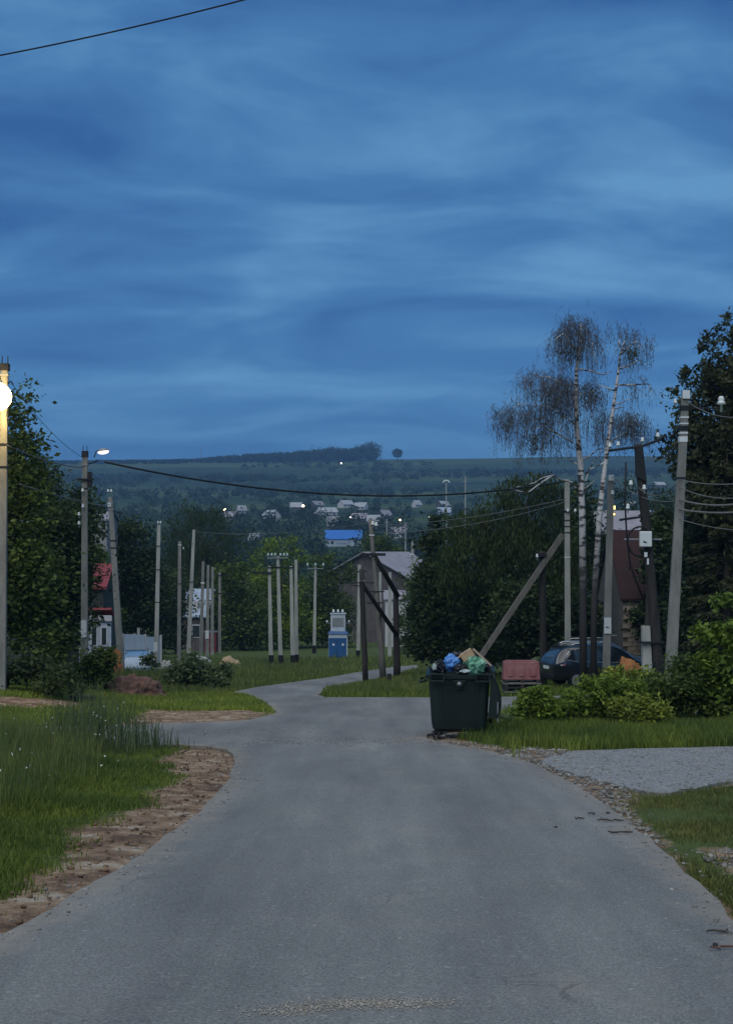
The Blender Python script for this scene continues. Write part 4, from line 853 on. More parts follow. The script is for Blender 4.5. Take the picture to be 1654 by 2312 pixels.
# weeping dark mass on the right
tree('weeping_tree', 1180, 62, 'big dark weeping tree behind the diagonal strut', [(1180, 1110, 70, 50, 0), (1130, 1150, 70, 60, 0), (1230, 1130, 60, 70, 0), (1080, 1200, 80, 60, 0), (1170, 1250, 100, 110, 0), (1060, 1270, 80, 70, 0), (1250, 1280, 70, 100, 0)], 'leaf_dark', 42000, 0.20, 0.16, 260, 0.35, weep=0.9)
tree('dark_tree', 1030, 66, 'dark spreading tree beside the barn and waste container', [(1010, 1180, 50, 30, 0), (990, 1230, 50, 45, 0), (1000, 1300, 60, 60, 0), (970, 1380, 60, 60, 0), (1050, 1370, 90, 80, 0), (960, 1455, 50, 45, 0), (1060, 1465, 100, 55, 0)], 'leaf_dark', 30000, 0.20, 0.18, 200, 0.3, droop=0.3)
tree('dark_tree', 1180, 58, 'low dark undergrowth tree behind the red barrier', [(1170, 1380, 80, 70, 0), (1230, 1420, 70, 70, 0), (1130, 1450, 70, 50, 0), (1280, 1390, 50, 80, 0), (1330, 1400, 40, 60, 0)], 'leaf_dark', 26000, 0.18, 0.2, 170, 0.25)
tree('dark_tree', 1300, 80, 'dark tree filling the gap behind the birch trunks', [(1300, 1150, 50, 80, 0), (1290, 1250, 60, 100, 0), (1350, 1300, 50, 90, 0), (1380, 1230, 30, 60, 0)], 'leaf_dark', 18000, 0.22, 0.2, 120, 0.3)
tree('dark_tree', 1490, 60, 'shadowy tree between the equipment pole and the spruce', [(1490, 1280, 40, 80, 0), (1505, 1220, 45, 90, 0), (1490, 1400, 45, 90, 0), (1455, 1400, 26, 60, 0)], 'leaf_dark', 14000, 0.2, 0.2, 90, 0.25)
tree('dark_tree', 1600, 50, 'black-green tree under the spruce beside the white-capped pole', [(1590, 1250, 80, 120, 0), (1640, 1180, 90, 120, 0), (1560, 1400, 70, 110, 0), (1660, 1400, 100, 110, 0), (1700, 1250, 100, 150, 0)], 'leaf_dark', 32000, 0.19, 0.18, 200, 0.3)
tree('dark_tree', 1420, 150, 'distant bluish tree behind the equipment pole', [(1410, 1110, 40, 30, 0), (1450, 1200, 60, 50, 0), (1400, 1180, 40, 50, 0), (1490, 1150, 40, 60, 0)], 'leaf_dark', 8000, 0.3, 0.24, 70, 0.25)

# spruce at the right edge
def spruce(px, Y, ytop, label, rmax, m):
    b = GY(px, Y); o = thing('spruce_tree', b, label, 'tree'); Ht = W(px, ytop, Y).z - b.z
    C = []; D = []; mb = MB().tube([(0, 0, -0.1), (0.05, 0, Ht * 0.5), (0, 0, Ht)], [0.26, 0.15, 0.02], 10)
    nb = 230 if rmax > 4 else 120
    for i in range(nb):
        f = (i + RNG.uniform(0, 1)) / nb; zz = Ht * (0.10 + 0.90 * f); az = RNG.uniform(0, 2 * math.pi)
        rr = rmax * (0.05 + 0.95 * (1 - f)**0.55) * RNG.uniform(0.62, 1.08) * (0.78 if f < 0.5 else 1.0)
        k = 7; pts = []
        for j in range(k + 1):
            s_ = j / k; pts.append(Vector((math.cos(az) * rr * s_, math.sin(az) * rr * s_, zz + rr * (0.16 * s_ - 0.42 * s_ * s_ + 0.16 * s_**4))))
        mb.tube([pts[0], pts[3], pts[6]], [0.035, 0.02, 0.008], 4)
        nn = int(560 * max(0.25, rr / rmax)); s_ = RNG.uniform(0.18, 1.04, nn)**0.75; idx_ = np.clip((s_ * k), 0, k - 0.001); i0 = idx_.astype(int); P_ = np.array(pts)
        q = P_[i0] * (1 - (idx_ - i0))[:, None] + P_[i0 + 1] * (idx_ - i0)[:, None]
        wd = min(0.9, 0.3 * rr) * (1.05 - s_) + 0.12
        side = np.array([-math.sin(az), math.cos(az), 0]); lat = RNG.normal(0, 0.5, nn) * wd
        q = q + side * lat[:, None]; q[:, 2] -= np.abs(RNG.normal(0, 0.16, nn)) + np.abs(lat) * 0.3
        dd_ = np.array([math.cos(az), math.sin(az), -0.35]) + RNG.normal(0, 0.4, (nn, 3)) + side * np.sign(lat)[:, None] * 0.5
        C.append(q); D.append(dd_)
    C = np.concatenate(C); D = np.concatenate(D); n = len(C)
    cards('crown', C, D, 0.24 * RNG.uniform(0.6, 1.4, n), 0.07, m, o); mb.build('trunk', 'bark', o, smooth=True); return o
tree('conifer_tree', 1690, 48, 'tall dense dark tree rising behind the white-capped pole', [(1655, 745, 52, 60, 0), (1612, 790, 46, 46, 0), (1640, 850, 80, 70, 0), (1575, 850, 50, 44, 0), (1548, 905, 50, 40, 0), (1600, 940, 90, 70, 0), (1520, 985, 42, 32, 0), (1560, 1010, 70, 50, 0), (1640, 1030, 110, 90, 0), (1720, 850, 110, 130, 0), (1550, 1085, 55, 45, 0), (1760, 1050, 120, 150, 0), (1640, 1130, 120, 80, 0)], 'leaf_spruce', 76000, 0.17, 0.17, 330, 0.3, droop=0.7)
spruce(1640, 47, 1000, 'shorter shaggy spruce below the tall spruce', 2.3, 'leaf_spruce')

# birches
def birch_mat():
    m = bpy.data.materials.new('birch_bark'); m.use_nodes = True; t = m.node_tree; b = t.nodes['Principled BSDF']; b.inputs['Roughness'].default_value = 0.8
    tc_ = t.nodes.new('ShaderNodeTexCoord'); mp = t.nodes.new('ShaderNodeMapping'); mp.inputs['Scale'].default_value = (2, 2, 5); t.links.new(tc_.outputs['Object'], mp.inputs[0])
    n = t.nodes.new('ShaderNodeTexNoise'); n.inputs['Scale'].default_value = 1.5; n.inputs['Detail'].default_value = 5; t.links.new(mp.outputs[0], n.inputs['Vector'])
    r = t.nodes.new('ShaderNodeValToRGB'); r.color_ramp.elements[0].position = 0.42; r.color_ramp.elements[1].position = 0.52; r.color_ramp.elements[0].color = (0.05, 0.045, 0.045, 1); r.color_ramp.elements[1].color = (0.55, 0.53, 0.52, 1); t.links.new(n.outputs[0], r.inputs[0])
    sp = t.nodes.new('ShaderNodeSeparateXYZ'); t.links.new(tc_.outputs['Object'], sp.inputs[0]); mr = t.nodes.new('ShaderNodeMapRange'); mr.inputs[1].default_value = 3.8; mr.inputs[2].default_value = 6.6; t.links.new(sp.outputs['Z'], mr.inputs[0])
    mx_ = t.nodes.new('ShaderNodeMix'); mx_.data_type = 'RGBA'; t.links.new(mr.outputs[0], mx_.inputs[0]); mx_.inputs[6].default_value = (0.035, 0.03, 0.028, 1); t.links.new(r.outputs[0], mx_.inputs[7]); t.links.new(mx_.outputs[2], b.inputs['Base Color']); M['birch_bark'] = m
birch_mat()
def birch(Y, basepx, label, trunk, limbs, sprays, tr, groups):
    b = GY(basepx, Y); o = thing('birch_tree', b, label, 'tree')
    L = lambda px, py, dy=0: W(px, py, Y + dy) - b
    tp = [Vector((0, 0, -0.1))] + [L(*p) for p in trunk]; k = len(tp)
    MB().tube(tp, [tr * (1 - 0.88 * (i / (k - 1))**1.1) for i in range(k)], 9).build('trunk', 'birch_bark', o, smooth=True)
    for lb in limbs:
        dyv = random.uniform(-0.9, 0.9); pth = [L(px, py, dyv * i / max(1, len(lb) - 1)) for i, (px, py) in enumerate(lb)]
        pp = []
        for i in range(len(pth) - 1):
            for s_ in (0, 0.5): pp.append(pth[i].lerp(pth[i+1], s_) + Vector((random.uniform(-.04, .04), 0, random.uniform(-.05, .05))))
        pp.append(pth[-1]); MB().tube(pp, [0.036 - 0.028 * i / (len(pp) - 1) for i in range(len(pp))], 6).build('limb', 'birch_bark', o, smooth=True)
    C = []; D = []
    for (x0, x1, yt, yb, num, jag) in sprays:     # hanging twig curtains: px range, start heights, lengths
        for i in range(int(num * 1.4)):
            x = random.uniform(x0, x1) if random.random() < 0.6 else random.gauss((x0 + x1) / 2, (x1 - x0) * 0.28); u = (x - x0) / (x1 - x0) * 2 - 1; ys = yt + jag * u * u * 0.7 + random.gauss(0, 11) + 14 * mnoise.noise(Vector((x * 0.05, yt, 0))); ln = (yb - yt) * random.uniform(0.3, 1.05)
            p_ = L(x, ys, random.uniform(-1.2, 1.2)); n_ = max(3, int(ln / 9)); step = ln / n_ * Y / FPX; dx_ = random.uniform(-0.25, 0.25)
            for j in range(n_):
                d_ = Vector((dx_ * (1 - j / n_) + random.gauss(0, 0.12), random.gauss(0, 0.12), -1 if j > 1 else -0.2)).normalized() * step
                C.append(p_ + d_ / 2); D.append(d_); p_ = p_ + d_
                if random.random() < 0.55: C.append(p_ + Vector((random.gauss(0, .07), random.gauss(0, .07), random.gauss(0, .05)))); D.append(Vector((random.gauss(0, .5), random.gauss(0, .5), -0.6)))
    n = len(C); cards('crown', np.array(C), np.array(D), 0.21, 0.017, groups, o)
    lf = [(1150, 955, 14, 26), (1230, 985, 16, 36), (1335, 902, 20, 20), (1205, 1000, 12, 24), (1262, 905, 14, 24), (1290, 800, 22, 20)] if tr > 0.14 else [(1430, 965, 18, 20), (1425, 800, 14, 16)]
    Q = np.concatenate([np.array([L(cx_, cy_, 0)]) + RNG.normal(0, 1, (150, 3)) * np.array([rx_, 26, rz_]) * Y / FPX * 0.55 for cx_, cy_, rx_, rz_ in lf]); DD = RNG.normal(0, 0.5, Q.shape); DD[:, 2] -= 1
    cards('foliage', Q, DD, 0.10, 0.05, 'leaf_dark', o); return o
birch(46, 1316, 'taller birch with dark base and drooping purple-brown twigs', [(1316, 1400), (1314, 1175), (1310, 1051), (1301, 963), (1300, 878), (1301, 832), (1306, 797), (1313, 761), (1310, 729)],
 [[(1292, 998), (1225, 963), (1205, 970)], [(1300, 960), (1274, 941), (1228, 917), (1175, 913), (1122, 934)], [(1306, 1103), (1290, 1090), (1246, 1074), (1204, 1088), (1165, 1100)], [(1246, 1074), (1190, 1112), (1150, 1102)], [(1301, 890), (1250, 853), (1193, 844), (1175, 864)], [(1313, 1040), (1348, 1017), (1385, 1000)], [(1314, 1105), (1342, 1083)], [(1306, 797), (1271, 754), (1250, 772)], [(1311, 765), (1334, 768), (1348, 821)], [(1302, 892), (1324, 885), (1356, 878)], [(1313, 1050), (1290, 1040), (1270, 1020)], [(1314, 1100), (1330, 1060), (1362, 1010)], [(1301, 832), (1360, 845), (1380, 838)]],
 [(1112, 1235, 922, 1015, 230, 14), (1172, 1262, 845, 930, 140, 18), (1245, 1352, 735, 845, 260, 40), (1225, 1300, 860, 1010, 200, 10), (1308, 1362, 872, 945, 120, 8), (1160, 1300, 990, 1060, 110, 0), (1320, 1420, 940, 1030, 130, 10), (1262, 1340, 715, 760, 50, 20)], 0.15, 'twig')
birch(45, 1338, 'leaning white birch with thin upper twigs beside the notice pole', [(1341, 1348), (1352, 1171), (1363, 1069), (1373, 991), (1384, 920), (1394, 850), (1400, 800), (1409, 768)],
 [[(1384, 915), (1400, 908), (1428, 899)], [(1382, 925), (1409, 920)], [(1373, 1000), (1409, 980), (1472, 982)], [(1396, 872), (1462, 867), (1472, 892)], [(1402, 800), (1433, 772), (1455, 786)], [(1404, 790), (1395, 760)], [(1366, 1040), (1330, 1060)], [(1390, 880), (1350, 868)], [(1400, 830), (1440, 815), (1452, 812)]],
 [(1400, 1475, 770, 830, 70, 10), (1400, 1475, 865, 920, 45, 6), (1380, 1460, 940, 1010, 130, 6), (1370, 1450, 740, 800, 45, 10), (1395, 1455, 810, 850, 40, 4), (1420, 1480, 980, 1020, 50, 0)], 0.125, 'twig')

# ------------------------------------------------------------------ shrubs
bush(1210, 1645, 'yellow-green shrub between the waste container and the gravel bank', [(1200, 1582, 38, 32, 0), (1235, 1600, 46, 34, 0), (1180, 1616, 44, 26, 0)], 'leaf_bright', 6500, 0.085)
bush(1330, 1640, 'leafy shrub with golden tops in front of the notice pole', [(1345, 1552, 54, 34, 0), (1285, 1592, 54, 40, 0), (1395, 1566, 60, 42, 0), (1330, 1610, 75, 34, 0), (1240, 1605, 40, 30, 0)], 'leaf_bright', 11000, 0.085)
bush(1430, 1645, 'bright yellow-leaved shrub at the edge of the verge', [(1410, 1605, 45, 26, 0), (1460, 1600, 45, 30, 0), (1435, 1620, 60, 22, 0)], 'leaf_yellow', 4200, 0.085)
bush(1420, 1620, 'rusty green shrub below the orange soil heap', [(1400, 1530, 50, 26, 0), (1450, 1540, 50, 30, 0)], 'leaf_yellow', 3400, 0.08)
bush(1540, 1635, 'dark bushy shrub at the foot of the white-capped pole', [(1520, 1560, 60, 50, 0), (1570, 1540, 60, 60, 0), (1490, 1600, 50, 36, 0), (1600, 1590, 60, 46, 0)], 'leaf_mid', 8500, 0.09)
bush(1120, 1650, 'low broad-leaved plant against the waste container', [(1110, 1625, 26, 18, 0), (1140, 1630, 26, 16, 0), (1095, 1640, 18, 12, 0)], 'leaf_blue', 700, 0.16)
tree('sapling', 1640, 27, 'light green sapling beside the spruce at the gravel bank', [(1640, 1360, 26, 30, 0), (1610, 1430, 44, 34, 0), (1650, 1440, 44, 40, 0), (1625, 1500, 60, 40, 0), (1660, 1560, 60, 50, 0), (1580, 1490, 24, 20, 0)], 'leaf_bright', 7000, 0.13, 0.26, 46, 0.03, limbs=16, hollow=0.2)
bush(60, 1566, 'dark hedge at the foot of the glowing lamp pole', [(50, 1520, 70, 36, 0), (110, 1535, 70, 32, 0), (165, 1545, 40, 22, 0), (-30, 1520, 60, 40, 0)], 'leaf_dark', 9000, 0.11)
bush(215, 1562, 'scrubby green shrub beside the reddish soil heap', [(210, 1510, 40, 40, 0), (235, 1490, 30, 30, 0), (200, 1540, 40, 24, 0)], 'leaf_mid', 4200, 0.12)
bush(380, 1556, 'grey-green weeds behind the reddish soil heap', [(390, 1530, 50, 30, 0), (430, 1520, 60, 34, 0), (340, 1500, 40, 24, 0), (480, 1520, 50, 26, 0)], 'leaf_blue', 6000, 0.14)
bush(175, 1500, 'pale shrub below the cottage window', [(240, 1470, 26, 40, 0), (280, 1490, 30, 20, 0)], 'leaf_blue', 2500, 0.13)

# ------------------------------------------------------------------ soil heaps, rocks, debris
mat('soil_red', (0.20, 0.115, 0.085), 0.95, col2=(0.075, 0.042, 0.034), scale=4.5, bump=0.9, bscale=9, detail=8)
mat('soil_orange', (0.40, 0.17, 0.06), 0.95, col2=(0.24, 0.10, 0.04), scale=3, bump=0.6, bscale=10, detail=8)
mat('soil_pale', (0.36, 0.31, 0.18), 0.95, col2=(0.22, 0.19, 0.11), scale=3, bump=0.5, bscale=10)
mat('rock_pale', (0.46, 0.45, 0.41), 0.9, col2=(0.26, 0.255, 0.23), scale=3, bump=0.6, bscale=6)
mat('rock_tan', (0.46, 0.33, 0.19), 0.9, col2=(0.30, 0.22, 0.13), scale=3, bump=0.6, bscale=6)
def lump(name, loc, rx, ry, rz, m, label, cat, seed, rough=0.22, sub=4, peak=1.0, parent=None):
    bm = bmesh.new(); bmesh.ops.create_icosphere(bm, subdivisions=sub, radius=1.0)
    for v in bm.verts:
        p = v.co.copy(); f = 1 + rough * mnoise.fractal(p * 1.7 + Vector((seed, seed * 2, 3)), 1.0, 2.0, 4) + rough * 0.5 * mnoise.noise(p * 5 + Vector((seed, 0, 0)))
        v.co = Vector((p.x * rx * f, p.y * ry * f, max(-0.1, p.z * rz * f * peak)))
    me_ = bpy.data.meshes.new(name); bm.to_mesh(me_); bm.free(); me_.materials.append(M[m]); me_.shade_smooth()
    ob = bpy.data.objects.new(name, me_); COL.objects.link(ob); ob.location = loc
    if parent: ob.parent = parent; return ob
    return tag(ob, label, cat)
def heap(px, by, wpx, hpx, m, label, seed):
    b = G(px, by); s = b.y / FPX; hp_ = thing('soil_heap', b, label, 'soil heap')
    mo_ = lump('mound', (0, 0, -0.05), wpx/2 * s, wpx/2 * s * 0.8, hpx * s, m, None, None, seed, 0.26, 5, parent=hp_)
    for v in mo_.data.vertices:
        q = v.co * 5.0; v.co += v.co.normalized() * (0.09 * mnoise.fractal(q + Vector((seed, 0, 0)), 0.8, 2.1, 4))
    r = random.Random(seed)
    for i in range(34):
        a = r.uniform(math.pi, 2 * math.pi); q = r.uniform(0.75, 1.15); lump('clod', (math.cos(a) * wpx/2 * s * q, math.sin(a) * wpx/2 * s * 0.8 * q, 0.0), r.uniform(.04, .13), r.uniform(.04, .11), r.uniform(.03, .09), m, None, None, seed + i, 0.4, 2, parent=hp_)
    return hp_
heap(302, 1570, 134, 44, 'soil_red', 'reddish brown soil heap on the lawn strip', 3)
heap(250, 1535, 60, 62, 'soil_orange', 'orange soil heap beside the cottage', 5)
heap(1424, 1566, 104, 70, 'soil_orange', 'bright orange soil heap beside the parked car', 8)
heap(142, 1552, 72, 44, 'soil_pale', 'pale yellowish sand heap behind the dark hedge', 12)
for px, by, wd, ht, m, lab, sd in ((372, 1524, 34, 30, 'rock_pale', 'angular white rock below the straight concrete pole', 1), (408, 1526, 36, 26, 'rock_pale', 'rounded white rock under the right-leaning pole', 2), (455, 1505, 46, 22, 'rock_pale', 'flat grey rock in the grass behind the white rocks', 3), (518, 1507, 56, 20, 'rock_tan', 'tan boulder lying in the rough grass', 4)):
    b = G(px, by); s = b.y / FPX; lump('boulder', b - Vector((0, 0, 0.05)), wd/2 * s, wd/2 * s * 0.7, ht * s * 1.15, m, lab, 'rock', sd * 7, 0.34, 3)
for px, by, wd, ht, lab, sd in ((1575, 1622, 40, 16, 'pale flat stone under the dark shrub', 5), (1600, 1640, 22, 10, 'small pale stone beside the flat stone', 6)):
    b = G(px, by); s = b.y / FPX; lump('stone', b, wd/2 * s, wd/2 * s * 0.6, ht * s, 'rock_pale', lab, 'rock', sd, 0.25, 3)
pl = thing('plank', G(185, 1585), 'dark plank lying on the lawn beside the tall weeds', 'plank', None, R(3))
MB().box((0, 0, 0.10), (0.75, 0.25, 0.14)).build('board', 'wood_dark', pl, bevel=0.01); MB().box((0.05, 0, 0.185), (0.5, 0.08, 0.03)).build('batten', 'wood_grey', pl)
# loose stones along the road edges (uncountable)
def pebbles(name, pts, smin, smax, m, label):
    bm = bmesh.new(); bmesh.ops.create_icosphere(bm, subdivisions=1, radius=1.0); bv = np.array([v.co[:] for v in bm.verts]); bf = np.array([[v.index for v in f.verts] for f in bm.faces]); bm.free()
    n = len(pts); s = RNG.uniform(0, 1, n)**2.2 * (smax - smin) + smin; V = []
    sc = np.stack([s * RNG.uniform(0.7, 1.5, n), s * RNG.uniform(0.6, 1.2, n), s * RNG.uniform(0.3, 0.7, n)], 1); a = RNG.uniform(0, 6.28, n)
    V = bv[None] * (1 + RNG.normal(0, 0.14, (n, len(bv), 1))) * sc[:, None]; ca, sa = np.cos(a)[:, None], np.sin(a)[:, None]
    V = np.stack([V[..., 0]*ca - V[..., 1]*sa, V[..., 0]*sa + V[..., 1]*ca, V[..., 2]], -1); z_ = H(pts[:, 0], pts[:, 1]) + 0.012
    V = V + np.column_stack([pts, z_])[:, None]
    F = (bf[None] + (np.arange(n) * len(bv))[:, None, None]).reshape(-1, 3); o_ = np_mesh(name, V.reshape(-1, 3), F, m); return tag(o_, label, 'stones', kind='stuff')
mat('pebble', (0.30, 0.285, 0.26), 0.9, col2=(0.13, 0.12, 0.105), scale=3.0, detail=2, island=0.35)
q_ = ROADW[RNG.integers(0, len(ROADW), 2600)]; q_ = q_ + RNG.normal(0, 1, q_.shape) * np.minimum(0.16, 0.02 * q_[:, 1:2])
q_ = q_[(q_[:, 1] > 5) & (q_[:, 1] < 30)]
GRIT = q_
mat('clod_brown', (0.20, 0.125, 0.075), 0.95, col2=(0.09, 0.055, 0.036), scale=3.0, detail=2, island=0.35)
def in_poly(A, n):
    lo, hi = A.min(0), A.max(0); out = RNG.uniform(lo, hi, (n * 4, 2)); out = out[inside(A, out)][:n]; return out
p = np.concatenate([in_poly(DIRTW[3], 2600), in_poly(DIRTW[5], 260), in_poly(DIRTW[4], 260)]); p = p[sdist(ROADW, p) < 0.06]
pebbles('loose_stones', p, 0.006, 0.036, 'pebble', 'loose pale stones along the right road edge')
p = in_poly(DIRTW[0], 1000); p = p[sdist(ROADW, p) < 0.05]
p = np.concatenate([p, in_poly(DIRTW[1], 260), in_poly(DIRTW[2], 200)])
pebbles('earth_clods', p, 0.005, 0.028, 'clod_brown', 'crumbled brown earth on the left shoulder')
p = in_poly(GRAVELW, 5200)
g_ = pebbles('gravel_stones', p, 0.006, 0.02, 'pebble', 'grey crushed gravel of the driveway'); g_.location.z = 0.012
g2_ = pebbles('edge_grit', GRIT, 0.004, 0.020, 'pebble', 'fine grit spilled along the asphalt edges'); g2_.location.z = 0.026
def along(px, n, sp):
    P_ = np.array([(q.x, q.y) for q in (G(x, y) for x, y in px)]); t_ = RNG.uniform(0, len(P_) - 1.001, n); i0 = t_.astype(int); return P_[i0] + (P_[i0 + 1] - P_[i0]) * (t_ - i0)[:, None] + RNG.normal(0, 1, (n, 2)) * np.array(sp)
mat('sand', (0.40, 0.36, 0.30), 0.95, col2=(0.26, 0.23, 0.19), scale=4, island=0.3)
sd_ = pebbles('sand_streak', along([(600, 2312), (690, 2300), (790, 2286), (880, 2288), (1000, 2284)], 2600, (0.10, 0.045)), 0.0015, 0.006, 'sand', 'pale streak of sand across the near asphalt'); sd_.location.z = 0.028
jg_ = pebbles('junction_grit', np.concatenate([along([(520, 1688), (640, 1680), (760, 1678), (880, 1682)], 500, (0.3, 0.5)), along([(900, 1676), (1010, 1682), (1120, 1698)], 500, (0.2, 0.3)), along([(420, 1660), (560, 1655), (700, 1650)], 300, (0.4, 0.6))]), 0.006, 0.022, 'pebble', 'crumbled grit across the junction asphalt'); jg_.location.z = 0.026
# bits of bark and twig on the asphalt
i = 0
for px, py, wd, rz in ((1335, 1849, 0.13, 0.1), (1308, 1861, 0.15, -0.1), (1372, 1846, 0.06, 0.4), (1254, 1878, 0.05, 0), (1378, 1866, 0.42, 0.06), (1400, 1894, 0.36, -0.05), (1618, 2124, 0.20, 0.0), (1630, 2162, 0.24, 0.1), (1614, 2150, 0.05, 0)):
    b = G(px, py); wd *= 0.62; lab = ['curled dark bark scrap on the right side of the road', 'short dark bark scrap lying apart on the asphalt', 'dark round clod by the road edge', 'tiny dark clod farthest out on the asphalt', 'long dark stick jutting from the stony edge', 'grey stick lying on the dusty asphalt', 'thin dark twig on the lower right asphalt', 'reddish twig on the lower right asphalt', 'small dark crumb above the reddish twig'][i]; i += 1
    r_ = random.Random(i); k = 6; pth = [Vector((wd * (j / k - 0.5), r_.uniform(-.02, .02), 0.012 + r_.uniform(0, .012))) for j in range(k + 1)]
    if wd < 0.05:
        lump('clod', b + Vector((0, 0, 0.04)), wd/2, wd/2, wd * 0.4, 'wood_dark', lab, 'clod', i, 0.3, 2)
    else:
        o = MB().tube(pth, [0.005] + [min(0.011, 0.006 + wd * 0.012) * r_.uniform(0.7, 1.2) for _ in range(k - 1)] + [0.004], 6).build('stick', 'soil_red' if i == 8 else 'bark', None, smooth=True); o.location = b + Vector((0, 0, 0.036)); o.rotation_euler = (0, 0, rz); tag(o, lab, 'stick')

# ------------------------------------------------------------------ waste container and rubbish
mat('bin_plastic', (0.011, 0.022, 0.019), 0.55, col2=(0.0045, 0.011, 0.010), scale=2.6, stretch=(1, 1, 0.45), detail=8, bump=0.08, bscale=60, spec=0.35)
mat('rubber', (0.012, 0.012, 0.013), 0.75, var=0.3)
mat('bag_blue', (0.14, 0.36, 0.72), 0.35, col2=(0.05, 0.18, 0.52), scale=7, spec=0.5, bump=0.5, bscale=16)
mat('bag_green', (0.22, 0.46, 0.32), 0.35, col2=(0.10, 0.28, 0.17), scale=7, spec=0.5, bump=0.5, bscale=16)
mat('bag_black', (0.010, 0.011, 0.014), 0.3, var=0.4, spec=0.5, bump=0.5, bscale=16)
mat('bag_white', (0.45, 0.52, 0.50), 0.4, var=0.2, spec=0.5, bump=0.4, bscale=16)
mat('cardboard', (0.48, 0.34, 0.21), 0.9, col2=(0.38, 0.27, 0.16), scale=6)
mat('plank_pink', (0.46, 0.33, 0.26), 0.85, col2=(0.38, 0.27, 0.21), scale=6)
bb = G(1036, 1666); BS = FPX / bb.y
bn = thing('waste_container', bb, 'big dark green wheeled waste container overflowing with rubbish', 'waste container', None, R(-4))
def ring(w_, d_, z_, r_, n=5):
    out = []
    for cx_, cy_, a0 in ((w_/2-r_, d_/2-r_, 0), (-w_/2+r_, d_/2-r_, 90), (-w_/2+r_, -d_/2+r_, 180), (w_/2-r_, -d_/2+r_, 270)):
        for k_ in range(n): a_ = R(a0 + 90 * k_ / (n - 1)); out.append((cx_ + r_ * math.cos(a_), cy_ + r_ * math.sin(a_), z_))
    return out
def loft(rings, closed_bottom=True):
    mb = MB(); n = len(rings[0]); vs = [p for r_ in rings for p in r_]; fs = []
    for i in range(len(rings) - 1):
        for j in range(n): fs.append((i*n+j, i*n+(j+1) % n, (i+1)*n+(j+1) % n, (i+1)*n+j))
    if closed_bottom: fs.append(tuple(range(n)))
    return mb.add(vs, fs)
W_, D_ = 1.14, 1.37; zr = 1.25
loft([ring(0.86, 1.05, 0.18, 0.14), ring(0.98, 1.16, 0.24, 0.12), ring(1.02, 1.2, 0.40, 0.10), ring(W_-0.04, D_-0.06, 1.10, 0.09), ring(W_-0.03, D_-0.05, 1.19, 0.09), ring(W_-0.09, D_-0.11, 1.19, 0.07), ring(W_-0.14, D_-0.16, 0.92, 0.07), ring(0.05, 0.05, 0.90, 0.02)], True).build('tub', 'bin_plastic', bn, smooth=False)
loft([ring(W_+0.07, D_+0.07, 1.165, 0.08), ring(W_+0.08, D_+0.08, 1.235, 0.08), ring(W_-0.04, D_-0.04, 1.24, 0.06), ring(W_-0.06, D_-0.06, 1.165, 0.06), ring(W_+0.07, D_+0.07, 1.165, 0.08)], False).build('rim', 'bin_plastic', bn)
for sx in (-0.40, 0.42):   # grip frames
    mb = MB(); y_ = -(D_/2 + 0.09)
    for c_, s_ in (((sx, y_, 1.255), (0.27, 0.05, 0.03)), ((sx, y_, 1.13), (0.27, 0.05, 0.03)), ((sx - 0.12, y_, 1.19), (0.03, 0.05, 0.10)), ((sx + 0.12, y_, 1.19), (0.03, 0.05, 0.10))): mb.box(c_, s_)
    mb.build('grip', 'bin_plastic', bn, bevel=0.006)
MB().hexa([(-.05, -.735, .98), (.05, -.735, .98), (.05, -.62, .98), (-.05, -.62, .98), (-.12, -.75, 1.14), (.12, -.75, 1.14), (.12, -.62, 1.14), (-.12, -.62, 1.14)]).build('trunnion_bracket', 'bin_plastic', bn, bevel=0.01)
MB().tube([(0, -0.70, 1.08), (0, -0.80, 1.08)], 0.038, 12).build('trunnion', 'metal_grey', bn, smooth=True)
for sx in (-0.33, 0.33): MB().hexa([(sx-.03, -.60, .42), (sx+.03, -.60, .42), (sx+.03, -.5, .42), (sx-.03, -.5, .42), (sx-.035, -.665, 1.08), (sx+.035, -.665, 1.08), (sx+.035, -.55, 1.08), (sx-.035, -.55, 1.08)]).build('rib', 'bin_plastic', bn, bevel=0.008)
MB().tube([(-W_/2 - 0.02, -0.45, 1.12), (-W_/2 - 0.14, -0.45, 1.08), (-W_/2 - 0.14, 0.2, 1.08), (-W_/2 - 0.02, 0.2, 1.12)], 0.022, 8).build('push_bar', 'bin_plastic', bn, smooth=True)
# open lid hanging on the right side
vs = []; fs = []; NA, NB = 8, 9
for a_ in range(NA + 1):
    for b_ in range(NB + 1):
        u = a_ / NA; v_ = b_ / NB; vs.append((W_/2 + 0.05 + 0.15 * math.sin(u * 2.4) - 0.03 * u, (v_ - 0.5) * (D_ + 0.06), 1.26 - 0.80 * u))
for a_ in range(NA):
    for b_ in range(NB): i_ = a_ * (NB + 1) + b_; fs.append((i_, i_ + 1, i_ + NB + 2, i_ + NB + 1))
lid = MB().add(vs, fs).build('lid', 'bin_plastic', bn, smooth=True); sm = lid.modifiers.new('thick', 'SOLIDIFY'); sm.thickness = 0.03
pr_ = [(W_/2 + 0.06 + 0.15 * math.sin(i_ / 8 * 2.4) - 0.03 * i_ / 8, 1.25 - 0.79 * i_ / 8) for i_ in range(9)] + [(W_/2 - 0.05, 0.47), (W_/2 + 0.0, 1.16)]
MB().prism(pr_, -D_/2 - 0.015, -D_/2 + 0.02).build('lid_end', 'bin_plastic', lid)
MB().box((W_/2 + 0.05, 0, 1.27), (0.07, D_ * 0.9, 0.06)).build('hinge', 'bin_plastic', lid)
MB().box((W_/2 + 0.12, -D_/2 - 0.02, 0.58), (0.02, 0.02, 0.35)).build('lid_trim', 'metal_grey', lid)
